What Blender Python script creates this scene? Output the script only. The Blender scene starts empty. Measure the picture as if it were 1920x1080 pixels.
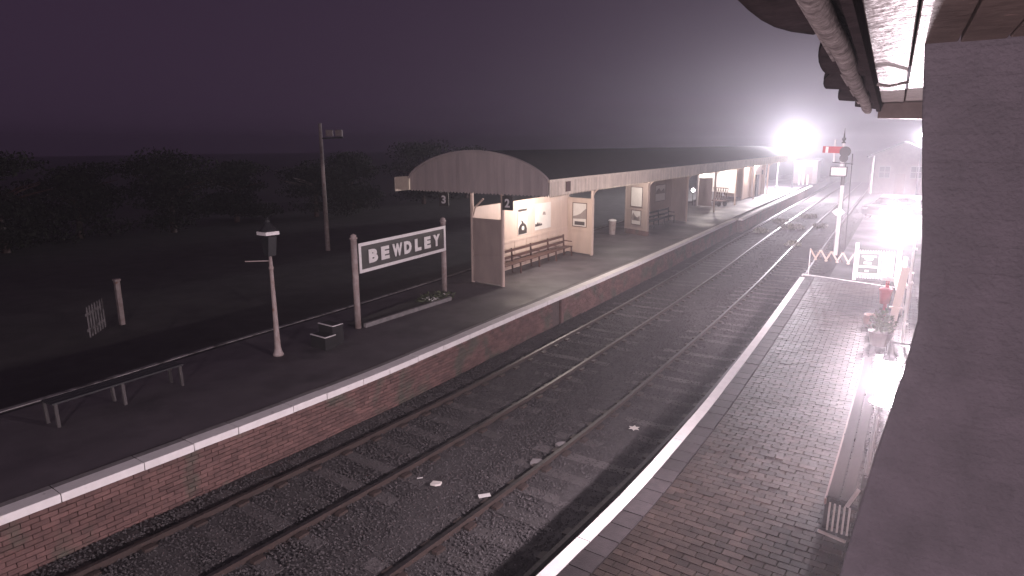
import bpy, math, random
import numpy as np
from mathutils import Vector, Matrix
random.seed(7); RNG = np.random.default_rng(7)
scene = bpy.context.scene
COL = scene.collection

# ------------------------------------------------------------------ camera
PIT, ROLL, YAW, HC, XC, FPX = .2139, -.0048, .6242, 4.6973, 4.2294, 1232.8
cp, sp, cy, sy = math.cos(PIT), math.sin(PIT), math.cos(YAW), math.sin(YAW)
F = Vector((-sy * cp, cy * cp, -sp)); R0 = Vector((cy, sy, 0)); U0 = R0.cross(F)
Rv = R0 * math.cos(ROLL) + U0 * math.sin(ROLL); Uv = Rv.cross(F)
cam_data = bpy.data.cameras.new('camera'); cam = bpy.data.objects.new('camera', cam_data)
COL.objects.link(cam)
cam.matrix_world = Matrix(((Rv.x, Uv.x, -F.x, XC), (Rv.y, Uv.y, -F.y, 0), (Rv.z, Uv.z, -F.z, HC), (0, 0, 0, 1)))
cam_data.sensor_width = 36; cam_data.lens = 36 * FPX / 1920
cam_data.clip_start = .05; cam_data.clip_end = 1500
scene.camera = cam

# ------------------------------------------------------------------ night sky (low cloud lit by the town)
world = bpy.data.worlds.new('World'); scene.world = world; world.use_nodes = True
bg = world.node_tree.nodes['Background']
bg.inputs[0].default_value = (.046, .0255, .053, 1); bg.inputs[1].default_value = .68

scene.view_settings.view_transform = 'Standard'; scene.view_settings.look = 'None'
scene.view_settings.exposure = 0; scene.view_settings.gamma = 1
scene.render.engine = 'CYCLES'
cyc = scene.cycles
cyc.max_bounces = 5; cyc.diffuse_bounces = 2; cyc.glossy_bounces = 2; cyc.volume_bounces = 0
cyc.transparent_max_bounces = 12; cyc.sample_clamp_indirect = 3; cyc.sample_clamp_direct = 0
cyc.caustics_reflective = False; cyc.caustics_refractive = False
cyc.use_denoising = True
HAZE = .0027
P_WALL, P_FENCE, P_BEAM, P_FLOOD, P_YARD, P_EAVE = 2200, 2600, 8500, 27000, 7000, 5600
LAMP = (1.0, .83, .90); FLOODC = (.97, .91, 1.0)

# ------------------------------------------------------------------ helpers
def pchip(pts):
    x = np.array([p[0] for p in pts], float); y = np.array([p[1] for p in pts], float)
    d = np.gradient(y, x)
    def f(t):
        t = np.asarray(t, float); i = np.clip(np.searchsorted(x, t) - 1, 0, len(x) - 2)
        h = x[i + 1] - x[i]; s = (t - x[i]) / h
        r = (2*s**3-3*s**2+1)*y[i]+(s**3-2*s**2+s)*h*d[i]+(-2*s**3+3*s**2)*y[i+1]+(s**3-s**2)*h*d[i+1]
        r = np.where(t > x[-1], y[-1] + d[-1] * (t - x[-1]), r)
        return np.where(t < x[0], y[0] + d[0] * (t - x[0]), r)
    return f
left = pchip([(-12,-5.74),(0,-5.74),(4.8,-5.74),(6.34,-5.745),(7.54,-5.77),(9.18,-5.83),(10.72,-5.94),(13.58,-6.18),(17.96,-6.51),(22.33,-6.85),(29.4,-7.47),(38.3,-8.32),(44.65,-8.94),(74,-11.8),(110,-15.4)])
right = pchip([(-12,.66),(0,.66),(5.4,.66),(7.34,.645),(8.28,.61),(10.1,.50),(11.5,.40),(13.15,.255),(16.4,-.05),(20.1,-.42),(25.67,-1.0),(30,-1.45)])
farL = pchip([(-12,-9.8),(0,-9.85),(3.7,-10.02),(8.2,-10.58),(12.4,-10.98),(17.9,-11.65),(24,-12.5),(30,-13.4),(45,-15.2),(80,-18.7),(110,-22)])
track = pchip([(-12,0),(0,0),(8,0),(10.7,-.07),(13,-.19),(15,-.34),(17.7,-.54),(20.8,-.79),(24,-1.08),(27,-1.36),(36.6,-2.4),(48,-3.58),(60,-4.75),(110,-9.5)])
wallX = pchip([(-12,4.35),(3,4.25),(5.5,4.16),(8,4.02),(12.5,3.73),(17,3.38),(21,3.02)])
def fl(f, y): return float(f(y))
def head(f, y): return math.atan2(-(fl(f, y + .4) - fl(f, y - .4)), .8)   # rotation about z of the along-track direction

class MB:
    def __init__(s): s.v = []; s.f = []; s.m = []
    def add(s, verts, faces, m=0):
        n = len(s.v); s.v += [tuple(v) for v in verts]; s.f += [tuple(i + n for i in f) for f in faces]; s.m += [m] * len(faces); return s
    def box(s, c, d, rz=0, m=0, rx=0, ry=0):
        h = [x / 2 for x in d]; M = Matrix.Rotation(rz, 3, 'Z') @ Matrix.Rotation(ry, 3, 'Y') @ Matrix.Rotation(rx, 3, 'X')
        vs = [M @ Vector((sx*h[0], sy_*h[1], sz*h[2])) + Vector(c) for sx in (-1,1) for sy_ in (-1,1) for sz in (-1,1)]
        return s.add(vs, [(0,1,3,2),(4,6,7,5),(0,4,5,1),(2,3,7,6),(0,2,6,4),(1,5,7,3)], m)
    def bar(s, a, b, w, t=None, m=0, up=(0,0,1)):
        a = Vector(a); b = Vector(b); t = t or w; d = (b - a).normalized(); u = Vector(up)
        if abs(d.dot(u)) > .95: u = Vector((1,0,0))
        x = d.cross(u).normalized(); z = x.cross(d)
        vs = [p + x*i*w/2 + z*j*t/2 for p in (a, b) for i, j in ((-1,-1),(1,-1),(1,1),(-1,1))]
        return s.add(vs, [(3,2,1,0),(4,5,6,7),(0,1,5,4),(1,2,6,5),(2,3,7,6),(3,0,4,7)], m)
    def tube(s, pts, r, n=8, m=0, cap=True):
        pts = [Vector(p) for p in pts]; rs = r if isinstance(r, (list, tuple)) else [r] * len(pts); vs = []
        for i, p in enumerate(pts):
            d = (pts[min(i+1, len(pts)-1)] - pts[max(i-1, 0)]).normalized()
            u = Vector((0,0,1)) if abs(d.z) < .9 else Vector((1,0,0))
            x = d.cross(u).normalized(); z = x.cross(d)
            vs += [p + (x*math.cos(2*math.pi*k/n) + z*math.sin(2*math.pi*k/n)) * rs[i] for k in range(n)]
        fs = [(i*n+k, i*n+(k+1)%n, (i+1)*n+(k+1)%n, (i+1)*n+k) for i in range(len(pts)-1) for k in range(n)]
        if cap: fs += [tuple(range(n))[::-1], tuple(range((len(pts)-1)*n, len(pts)*n))]
        return s.add(vs, fs, m)
    def lathe(s, c, prof, n=14, m=0):
        c = Vector(c); vs = [c + Vector((r*math.cos(2*math.pi*k/n), r*math.sin(2*math.pi*k/n), z)) for r, z in prof for k in range(n)]
        fs = [(i*n+k, i*n+(k+1)%n, (i+1)*n+(k+1)%n, (i+1)*n+k) for i in range(len(prof)-1) for k in range(n)]
        fs += [tuple(range(n))[::-1], tuple(range((len(prof)-1)*n, len(prof)*n))]
        return s.add(vs, fs, m)
    def prism(s, poly, o, x, y, depth, m=0):
        """poly (u,v) in the plane o + u*x + v*y, extruded by the vector depth"""
        o, x, y, dp = Vector(o), Vector(x), Vector(y), Vector(depth); n = len(poly)
        A = [o + x*u + y*v for u, v in poly]; B = [p + dp for p in A]
        return s.add(A + B, [tuple(range(n))[::-1], tuple(range(n, 2*n))] + [(i, (i+1)%n, n+(i+1)%n, n+i) for i in range(n)], m)
    def sweep(s, prof, path, closed=True, m=0, caps=True):
        """prof (u,z) across the path; path list of (x,y,z); u points to the right of travel"""
        n = len(prof); vs = []
        P = [Vector(p) for p in path]
        for i, p in enumerate(P):
            d = (P[min(i+1, len(P)-1)] - P[max(i-1, 0)]); d.z = 0; d.normalize(); r = Vector((d.y, -d.x, 0))
            vs += [p + r*u + Vector((0,0,z)) for u, z in prof]
        fs = [(i*n+k, i*n+(k+1)%n, (i+1)*n+(k+1)%n, (i+1)*n+k) for i in range(len(P)-1) for k in range(n if closed else n-1)]
        if caps and closed: fs += [tuple(range(n))[::-1], tuple(range((len(P)-1)*n, len(P)*n))]
        return s.add(vs, fs, m)

def wloc(p):
    v = Vector((0,0,0))
    while p is not None: v = v + p.location; p = p.parent
    return v
def mesh_of(name, mb, mats, off=Vector((0,0,0)), smooth=False):
    me = bpy.data.meshes.new(name); me.from_pydata([tuple(Vector(v) - off) for v in mb.v], [], mb.f)
    for m in (mats if isinstance(mats, (list, tuple)) else [mats]): me.materials.append(m)
    if any(mb.m): me.polygons.foreach_set('material_index', mb.m)
    if smooth: me.polygons.foreach_set('use_smooth', [True] * len(mb.f))
    me.validate(); me.update(); return me
def obj(name, mb, mats, parent=None, smooth=False, bevel=0):
    me = mesh_of(name, mb, mats, wloc(parent), smooth)
    o = bpy.data.objects.new(name, me); COL.objects.link(o); o.parent = parent
    if bevel:
        b = o.modifiers.new('bevel', 'BEVEL'); b.width = bevel; b.segments = 2; b.limit_method = 'ANGLE'
    return o
def piece(name, me, parent, loc, rz=0, rx=0, ry=0):
    o = bpy.data.objects.new(name, me); COL.objects.link(o); o.parent = parent
    o.location = Vector(loc) - wloc(parent); o.rotation_euler = (rx, ry, rz); return o
def tag(o, label=None, cat=None, group=None, kind=None):
    for k, v in (('label', label), ('category', cat), ('group', group), ('kind', kind)):
        if v: o[k] = v
    return o
def thing(name, label, cat, loc, group=None):
    o = bpy.data.objects.new(name, None); COL.objects.link(o); o.location = loc; o.empty_display_size = .1
    return tag(o, label, cat, group)
def big_mesh(name, V, Fq, mats, parent=None, kind='stuff'):
    """numpy mesh: V (n,3), Fq (m,k) equal-sided faces"""
    me = bpy.data.meshes.new(name); k = Fq.shape[1]; V = V - np.array(wloc(parent))
    me.vertices.add(len(V)); me.vertices.foreach_set('co', V.astype(np.float32).ravel())
    me.loops.add(Fq.size); me.loops.foreach_set('vertex_index', Fq.astype(np.int32).ravel())
    me.polygons.add(len(Fq)); me.polygons.foreach_set('loop_start', np.arange(0, Fq.size, k, dtype=np.int32))
    me.polygons.foreach_set('loop_total', np.full(len(Fq), k, np.int32))
    me.polygons.foreach_set('use_smooth', np.zeros(len(Fq), bool))
    me.materials.append(mats); me.update(); me.validate()
    o = bpy.data.objects.new(name, me); COL.objects.link(o); o.parent = parent
    if kind: o['kind'] = kind
    return o
BOXV = np.array([[x,y,z] for x in (-.5,.5) for y in (-.5,.5) for z in (-.5,.5)])
BOXF = np.array([(0,1,3,2),(4,6,7,5),(0,4,5,1),(2,3,7,6),(0,2,6,4),(1,5,7,3)])
def boxes_np(C, D, RZ, jit=0):
    C = np.asarray(C, float); D = np.asarray(D, float); RZ = np.asarray(RZ, float); n = len(C)
    v = BOXV[None] * D[:, None]
    if jit: v = v + RNG.normal(0, jit, v.shape)
    c, s = np.cos(RZ)[:, None], np.sin(RZ)[:, None]
    x = v[..., 0]*c - v[..., 1]*s; y = v[..., 0]*s + v[..., 1]*c
    v = np.stack([x, y, v[..., 2]], -1) + C[:, None]
    return v.reshape(-1, 3), (BOXF[None] + 8*np.arange(n)[:, None, None]).reshape(-1, 4)

# ------------------------------------------------------------------ materials
def mat(name, c1, c2=None, scale=6, rough=.7, bump=0, bscale=40, metal=0, island=0, spec=.5, stretch=None, dirt=None, rough2=None):
    m = bpy.data.materials.new(name); m.use_nodes = True; nt = m.node_tree; N = nt.nodes; L = nt.links
    b = N['Principled BSDF']; b.inputs['Roughness'].default_value = rough; b.inputs['Metallic'].default_value = metal
    b.inputs['Specular IOR Level'].default_value = spec
    tc = N.new('ShaderNodeTexCoord'); src = tc.outputs['Object']
    geo = N.new('ShaderNodeNewGeometry'); src = geo.outputs['Position']
    if stretch:
        mp = N.new('ShaderNodeMapping'); mp.inputs['Scale'].default_value = stretch; L.new(src, mp.inputs[0]); src = mp.outputs[0]
    c2 = c2 or tuple(x * .7 for x in c1)
    n1 = N.new('ShaderNodeTexNoise'); n1.inputs['Scale'].default_value = scale; n1.inputs['Detail'].default_value = 8; n1.inputs['Roughness'].default_value = .65
    L.new(src, n1.inputs['Vector'])
    rp = N.new('ShaderNodeValToRGB'); rp.color_ramp.elements[0].position = .32; rp.color_ramp.elements[1].position = .68
    rp.color_ramp.elements[0].color = (*c2, 1); rp.color_ramp.elements[1].color = (*c1, 1); L.new(n1.outputs[0], rp.inputs[0])
    col = rp.outputs[0]
    if dirt:
        n3 = N.new('ShaderNodeTexNoise'); n3.inputs['Scale'].default_value = dirt[1]; n3.inputs['Detail'].default_value = 6; L.new(src, n3.inputs['Vector'])
        r3 = N.new('ShaderNodeValToRGB'); r3.color_ramp.elements[0].position = dirt[2]; r3.color_ramp.elements[1].position = dirt[2] + .12; L.new(n3.outputs[0], r3.inputs[0])
        mx = N.new('ShaderNodeMixRGB'); mx.inputs[2].default_value = (*dirt[0], 1); L.new(r3.outputs[0], mx.inputs[0]); L.new(col, mx.inputs[1]); col = mx.outputs[0]
    if island:
        oi = N.new('ShaderNodeObjectInfo'); ad = N.new('ShaderNodeMath'); ad.operation = 'ADD'
        L.new(geo.outputs['Random Per Island'], ad.inputs[0]); L.new(oi.outputs['Random'], ad.inputs[1])
        fr = N.new('ShaderNodeMath'); fr.operation = 'FRACT'; L.new(ad.outputs[0], fr.inputs[0])
        mr = N.new('ShaderNodeMapRange'); mr.inputs[3].default_value = 1 - island; mr.inputs[4].default_value = 1 + island; L.new(fr.outputs[0], mr.inputs[0])
        hs = N.new('ShaderNodeHueSaturation'); L.new(mr.outputs[0], hs.inputs['Value']); L.new(col, hs.inputs['Color']); col = hs.outputs[0]
    L.new(col, b.inputs['Base Color'])
    if rough2 is not None:
        m2 = N.new('ShaderNodeMapRange'); m2.inputs[1].default_value = .35; m2.inputs[2].default_value = .65; m2.inputs[3].default_value = rough; m2.inputs[4].default_value = rough2
        n4 = N.new('ShaderNodeTexNoise'); n4.inputs['Scale'].default_value = scale * .35; n4.inputs['Detail'].default_value = 5; L.new(src, n4.inputs['Vector'])
        L.new(n4.outputs[0], m2.inputs[0]); L.new(m2.outputs[0], b.inputs['Roughness'])
    if bump:
        n2 = N.new('ShaderNodeTexNoise'); n2.inputs['Scale'].default_value = bscale; n2.inputs['Detail'].default_value = 5; L.new(src, n2.inputs['Vector'])
        bp_ = N.new('ShaderNodeBump'); bp_.inputs['Strength'].default_value = bump; bp_.inputs['Distance'].default_value = .02
        L.new(n2.outputs[0], bp_.inputs['Height']); L.new(bp_.outputs[0], b.inputs['Normal'])
    return m
def glow(name, col, strength, through=.0):
    m = bpy.data.materials.new(name); m.use_nodes = True; nt = m.node_tree; N = nt.nodes; L = nt.links
    N.remove(N['Principled BSDF']); e = N.new('ShaderNodeEmission'); e.inputs[0].default_value = (*col, 1); e.inputs[1].default_value = strength
    t = N.new('ShaderNodeBsdfTransparent'); a = N.new('ShaderNodeAddShader'); L.new(e.outputs[0], a.inputs[0]); L.new(t.outputs[0], a.inputs[1])
    L.new(a.outputs[0], N['Material Output'].inputs[0]); return m
M = dict(
    ground=mat('earth', (.10,.095,.085), (.06,.06,.05), 1.2, .9, .6, 30),
    ballast=mat('ballast', (.085,.078,.080), (.05,.045,.047), 9, .85, 1, 45, spec=.15),
    stone=mat('ballast_stone', (.085,.078,.080), (.055,.05,.052), 20, .85, 0, island=.28, spec=.15),
    sleeper=mat('sleeper_timber', (.088,.079,.08), (.06,.052,.053), 5, .85, .5, 50, stretch=(1,8,1), island=.35),
    rail=mat('rusty_rail', (.06,.04,.035), (.035,.024,.022), 30, .6, .2, 80),
    railtop=mat('worn_rail_head', (.16,.145,.145), (.09,.08,.08), 20, .5, 0, metal=1),
    tarmac=mat('wet_tarmac', (.10,.085,.095), (.06,.05,.057), 1.3, .75, .6, 140, rough2=.42, dirt=((.045,.038,.043), .8, .56)),
    paver=mat('wet_paving_brick', (.036,.0255,.0225), (.018,.0135,.0125), 5, .5, .3, 60, island=.42, rough2=.4, spec=.09),
    mortar=mat('mortar', (.11,.08,.075), (.065,.05,.048), 12, .9, .4, 60),
    bluebrick=mat('blue_coping_brick', (.044,.037,.039), (.027,.023,.025), 8, .6, .35, 60, island=.25, spec=.15),
    white=mat('white_paint', (.80,.78,.77), (.68,.65,.64), 5, .6, .15, 60, dirt=((.30,.27,.25), 9, .70)),
    whitedirty=mat('worn_white_paint', (.82,.79,.78), (.70,.67,.66), 4, .65, .2, 60, dirt=((.3,.27,.26), 7, .68)),
    greywhite=mat('grimy_white_paint', (.30,.28,.28), (.18,.165,.165), 4, .75, .2, 60, dirt=((.08,.07,.07), 3, .5)),
    copestone=mat('grey_coping_stone', (.25,.23,.23), (.15,.14,.14), 6, .75, .3, 60),
    redbrick=mat('red_brick', (.17,.092,.082), (.105,.06,.056), 4, .85, .5, 70, island=.22, dirt=((.085,.075,.06), 1.3, .5)),
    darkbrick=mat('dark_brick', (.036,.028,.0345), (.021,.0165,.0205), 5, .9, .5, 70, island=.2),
    cream=mat('cream_boarding', (.60,.47,.40), (.50,.39,.33), 3, .55, .1, 60, stretch=(1,1,.3)),
    panel=mat('panelled_boarding', (.42,.33,.29), (.33,.26,.23), 3, .6, .12, 60, stretch=(1,1,.3)),
    gable=mat('weathered_gable_board', (.47,.40,.38), (.36,.31,.30), 2.5, .7, .15, 50, stretch=(1,1,.25), island=.1),
    valance=mat('cream_valance', (.66,.58,.48), (.52,.45,.37), 3, .6, .1, 60, island=.12),
    brown=mat('brown_timber', (.11,.055,.045), (.07,.035,.03), 6, .5, .15, 50),
    benchwood=mat('old_bench_plank', (.022,.0165,.016), (.012,.009,.0085), 5, .6, .3, 40, spec=.03, stretch=(6,1,6), island=.2, dirt=((.42,.36,.33), 14, .74)),
    roof=mat('dark_roof_felt', (.018,.016,.018), (.010,.009,.010), 4, .9, .3, 30),
    iron=mat('dark_iron', (.03,.03,.033), (.018,.018,.02), 10, .5, .1, 60),
    greyiron=mat('grey_painted_iron', (.42,.36,.35), (.26,.19,.17), 6, .55, .2, 50, dirt=((.2,.09,.06), 5, .62)),
    signback=mat('dark_sign_enamel', (.055,.05,.048), (.04,.036,.035), 5, .5),
    letter=mat('white_letter', (.82,.79,.78), (.72,.69,.68), 8, .5),
    poster=mat('poster_paper', (.70,.66,.62), (.62,.58,.54), 4, .5),
    posterdark=mat('poster_ink', (.06,.045,.045), (.035,.03,.03), 8, .5),
    postergrey=mat('poster_grey_ink', (.30,.25,.23), (.22,.18,.17), 8, .5),
    red=mat('red_paint', (.42,.035,.045), (.33,.025,.035), 6, .45),
    green=mat('dark_green_board', (.06,.075,.065), (.045,.055,.05), 6, .5),
    soffit=mat('painted_soffit_board', (.085,.062,.057), (.05,.036,.033), 5, .42, .3, 22, spec=.0022, stretch=(1,1,1), dirt=((.15,.1,.09), 18, .68)),
    gutter=mat('wet_peeling_gutter', (.17,.145,.14), (.05,.04,.04), 22, .7, .8, 45, spec=0),
    tile=mat('wet_roof_tile', (.022,.016,.017), (.010,.0075,.008), 14, .8, .4, 40, spec=0),
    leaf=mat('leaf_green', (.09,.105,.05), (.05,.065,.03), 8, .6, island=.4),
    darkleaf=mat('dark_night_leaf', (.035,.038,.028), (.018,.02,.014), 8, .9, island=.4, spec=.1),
    weed=mat('dry_weed', (.34,.33,.27), (.2,.2,.15), 8, .7, island=.4),
    terracotta=mat('terracotta', (.26,.15,.12), (.18,.10,.08), 8, .8, .2, 40),
    carpaint=mat('silver_car_paint', (.35,.35,.36), (.30,.30,.31), 3, .3, 0, metal=.3),
    cardark=mat('dark_car_paint', (.10,.10,.115), (.07,.07,.085), 3, .3, 0, metal=.3),
    carglass=mat('car_glass', (.03,.03,.035), (.02,.02,.025), 3, .1),
    rubber=mat('tyre_rubber', (.025,.025,.025), None, 10, .85),
    houseb=mat('house_wall', (.20,.16,.15), (.13,.10,.10), 3, .85, .2, 30),
    slate=mat('slate_roof', (.09,.085,.09), (.055,.05,.055), 4, .6, .2, 20),
    glassy=mat('dark_window_glass', (.05,.05,.055), (.035,.035,.04), 2, .12),
    paper=mat('scrap_paper', (.72,.70,.68), (.6,.58,.56), 12, .7),
    lantern=glow('lit_lantern_glass', (1,.95,.92), 14),
    flood=glow('lit_flood_glass', (.97,.96,1), 30),
)

def brick_relief(m):
    nt = m.node_tree; N = nt.nodes; L = nt.links; b = N['Principled BSDF']
    g = N.new('ShaderNodeNewGeometry'); mp = N.new('ShaderNodeMapping'); mp.inputs['Rotation'].default_value = (math.radians(90), 0, 0); L.new(g.outputs['Position'], mp.inputs[0])
    t = N.new('ShaderNodeTexBrick'); t.inputs['Scale'].default_value = 1; t.inputs['Brick Width'].default_value = .225; t.inputs['Row Height'].default_value = .075; t.inputs['Mortar Size'].default_value = .006; t.inputs['Mortar Smooth'].default_value = .4
    t.inputs['Color1'].default_value = (1,1,1,1); t.inputs['Color2'].default_value = (.93,.93,.93,1); t.inputs['Mortar'].default_value = (.92,.92,.92,1); L.new(mp.outputs[0], t.inputs[0])
    old = b.inputs['Base Color'].links[0].from_socket; mx = N.new('ShaderNodeMixRGB'); mx.blend_type = 'MULTIPLY'; mx.inputs[0].default_value = 1; L.new(old, mx.inputs[1]); L.new(t.outputs[0], mx.inputs[2]); L.new(mx.outputs[0], b.inputs['Base Color'])
    bp_ = N.new('ShaderNodeBump'); bp_.inputs['Strength'].default_value = .25; bp_.inputs['Distance'].default_value = .003; bp_.invert = True; L.new(t.outputs[1], bp_.inputs['Height'])
    L.new(b.inputs['Normal'].links[0].from_socket, bp_.inputs['Normal']); L.new(bp_.outputs[0], b.inputs['Normal'])
brick_relief(M['darkbrick'])

# ------------------------------------------------------------------ lamps
def point(name, loc, power, col, r=.08, parent=None, aim=None, cone=150, blend=.3):
    l = bpy.data.lights.new(name, 'SPOT' if aim else 'POINT'); l.energy = power; l.color = col; l.shadow_soft_size = r
    o = bpy.data.objects.new(name, l); COL.objects.link(o); o.parent = parent
    o.location = Vector(loc) - wloc(parent)
    if aim:
        l.spot_size = math.radians(cone); l.spot_blend = blend
        o.rotation_euler = (Vector(aim) - Vector(loc)).to_track_quat('-Z', 'Y').to_euler()
    return o

# ------------------------------------------------------------------ ground, track bed, platforms (setting)
ZR = -.815; ZS = ZR - .15; ZB = ZR - .088
tag(obj('ground', MB().add([(-500,-400,-1.06),(500,-400,-1.06),(500,700,-1.06),(-500,700,-1.06)], [(0,1,2,3)]), M['ground']), kind='structure')
ys = np.concatenate([np.arange(-12, 30, .5), np.arange(30, 112, 2.)])
mb = MB(); prev = None
V = []; 
xs_ = np.linspace(0, 1, 15)
for y in ys:
    a, b = fl(left, y) + .02, (fl(right, y) - .02 if y < 25.5 else fl(track, y) + 3.2)
    for t in xs_: V.append((a + (b - a)*t, y, ZB - .022 + .018*math.sin(t*23 + y*1.7) * math.sin(y*.9 + t*9)))
n = len(xs_)
fs = [(i*n+k, i*n+k+1, (i+1)*n+k+1, (i+1)*n+k) for i in range(len(ys)-1) for k in range(n-1)]
tag(obj('track_bed', MB().add(V, fs), M['ballast'], smooth=True), kind='structure')

# ballast stones: one mass nobody could count
def stones(n, y0, y1, pw):
    y = y0 + (y1 - y0) * RNG.random(n) ** pw; l = left(y) + .05; r = np.where(y < 25.5, right(y) - .03, track(y) + 3.0)
    x = l + (r - l) * RNG.random(n); s = RNG.uniform(.012, .03, n)
    oct_ = np.array([(1,0,0),(-1,0,0),(0,1,0),(0,-1,0),(0,0,1),(0,0,-1)], float)
    v = oct_[None] * s[:, None, None] * RNG.uniform(.6, 1.25, (n, 6, 1)); v[..., 2] *= .75
    a = RNG.random(n) * 6.28; c, t = np.cos(a)[:, None], np.sin(a)[:, None]
    v = np.stack([v[...,0]*c - v[...,1]*t, v[...,0]*t + v[...,1]*c, v[...,2] + v[...,0]*.35], -1)
    v += np.stack([x, y, np.full(n, ZB - .012)], -1)[:, None]
    f = np.array([(0,2,4),(2,1,4),(1,3,4),(3,0,4),(2,0,5),(1,2,5),(3,1,5),(0,3,5)])
    return v.reshape(-1, 3), (f[None] + 6*np.arange(n)[:, None, None]).reshape(-1, 3)
v1, f1 = stones(52000, 2.2, 26, 1.25); v2, f2 = stones(20000, 26, 70, 1.2)
o = big_mesh('ballast_stones', np.concatenate([v1, v2]), np.concatenate([f1, f2 + len(v1)]), M['stone'])
tag(o, 'grey ballast stones strewn between and beside the rails', 'ballast')

RAILX = [-.11, -1.615, -3.51, -5.015]
sl_mesh = {}
for k in range(4):
    mbs = MB(); h = 1.3
    mbs.box((0,0,0), (2.6 + random.uniform(-.05,.05), .25, .12))
    for sx in (-.7525, .7525): mbs.box((sx-.11, 0, .08), (.1,.18,.05), m=1); mbs.box((sx+.11, 0, .08), (.1,.18,.05), m=1)
    sl_mesh[k] = mesh_of('sleeper', mbs, [M['sleeper'], M['rail']])
rail_prof = [(-.07,0),(.07,0),(.07,.012),(.01,.035),(.01,.1),(.035,.115),(.035,.148),(-.035,.148),(-.035,.115),(-.01,.1),(-.01,.035),(-.07,.012)]
for ti, (xa, xb) in enumerate(((RAILX[3], RAILX[2]), (RAILX[1], RAILX[0]))):
    tk = tag(bpy.data.objects.new('railway_track', None), kind='structure'); COL.objects.link(tk); tk.location = ((xa+xb)/2, 0, ZS)
    for x in (xa, xb):
        yy = np.concatenate([np.arange(-10, 40, .7), np.arange(40, 111, 2.5)])
        mbr = MB().sweep(rail_prof, [(x + fl(track, y), y, ZS) for y in yy])
        nseg = len(yy) - 1
        for i in range(nseg): mbr.m[i*12 + 6] = 1
        obj('rail', mbr, [M['rail'], M['railtop']], tk)
    y = 1.6 + .2*ti
    while y < 80:
        piece('sleeper', sl_mesh[random.randrange(4)], tk, ((xa+xb)/2 + fl(track, y), y, ZB - .075 + random.uniform(-.006,.008)), head(track, y) + random.uniform(-.015,.015))
        y += .72 + random.uniform(-.03,.03)

# --- island platform (left)
isl = tag(bpy.data.objects.new('island_platform', None), kind='structure'); COL.objects.link(isl); isl.location = (-8, 0, -1)
yy = np.concatenate([np.arange(-12, 30, .6), np.arange(30, 111, 2.)])
V = []; 
for y in yy: V += [(fl(left,y) - .40, y, -.004), (fl(farL,y) + .30, y, -.004)]
obj('platform_surface', MB().add(V, [(2*i, 2*i+2, 2*i+3, 2*i+1) for i in range(len(yy)-1)]), M['tarmac'], isl)
obj('platform_core', MB().sweep([(-.06,-1.05),(-.06,-.13),(-.36,-.13),(-.36,-.02),(-.55,-.02),(-.55,-1.05)], [(fl(left,y)-.0, y, 0) for y in yy]), M['mortar'], isl)
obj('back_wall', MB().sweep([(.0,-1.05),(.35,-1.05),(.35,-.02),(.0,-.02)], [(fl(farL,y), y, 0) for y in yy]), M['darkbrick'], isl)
# far edge line of the island platform
obj('painted_edge', MB().sweep([(.02,-.015),(.14,-.015),(.14,.006),(.02,.006)], [(fl(farL,y), y, 0) for y in yy]), M['greywhite'], isl)
# coping slabs
def coping_mesh(L, front, depth, th, mats, split=.27):
    m_ = MB(); g = .006
    m_.box((-split/2, 0, -th/2), (split, L - g*2, th), m=0); m_.box((-split - (depth-split)/2 - .001, 0, -th/2 - .003), (depth - split, L - g*2, th), m=1)
    return mesh_of('coping_slab', m_, mats)
lens = [.78, .95, 1.12]; cm = [coping_mesh(l, 0, .40, .125, [M['whitedirty'], M['copestone']]) for l in lens]
y = 1.0
while y < 82:
    k = random.randrange(3); yc = y + lens[k]/2
    stepx = .32 if yc > 43.2 else 0
    o = piece('coping_slab', cm[k], isl, (fl(left,yc) + .03 + stepx, yc, .0 + random.uniform(-.004,.006)), head(left, yc) + random.uniform(-.004,.004))
    y += lens[k] + .004
# the far length of the wall stands forward of the near one
obj('far_wall', MB().sweep([(-.30,-1.05),(.29,-1.05),(.29,-.13),(-.30,-.13)], [(fl(left,y), y, 0) for y in np.arange(43.2, 100, 2.)]), M['mortar'], isl)
# brick face of the platform wall
C1, D1, Z1 = [], [], []
brick_me = mesh_of('brick', MB().box((0,0,0), (.10,.215,.064)), M['redbrick'])
ns_ = 0
for c in range(11):
    z = -.17 - c*.075; y = 1.0 + (c % 2)*.112
    while y < 78:
        x = fl(left, y) - .045 + (.29+.01 if y > 43.2 else 0)
        if 16.95 < y < 17.55: x -= .10
        if 17.55 <= y < 21.3 and ns_ < 200:
            piece('brick', brick_me, isl, (x + random.uniform(-.004,.006), y, z), head(left, y) + random.uniform(-.02,.02)); ns_ += 1
        else:
            C1.append((x + random.uniform(-.003,.005), y, z)); D1.append((.10,.215,.064)); Z1.append(head(left, y))
        y += .225 if y < 45 else .225
V_, F_ = boxes_np(C1, D1, Z1, .0015)
big_mesh('wall_brick', V_, F_, M['redbrick'], isl)
obj('wall_pier', MB().box((fl(left,17.62)-.02, 17.62, -.6), (.10,.14,.92)), M['redbrick'], isl)

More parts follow.
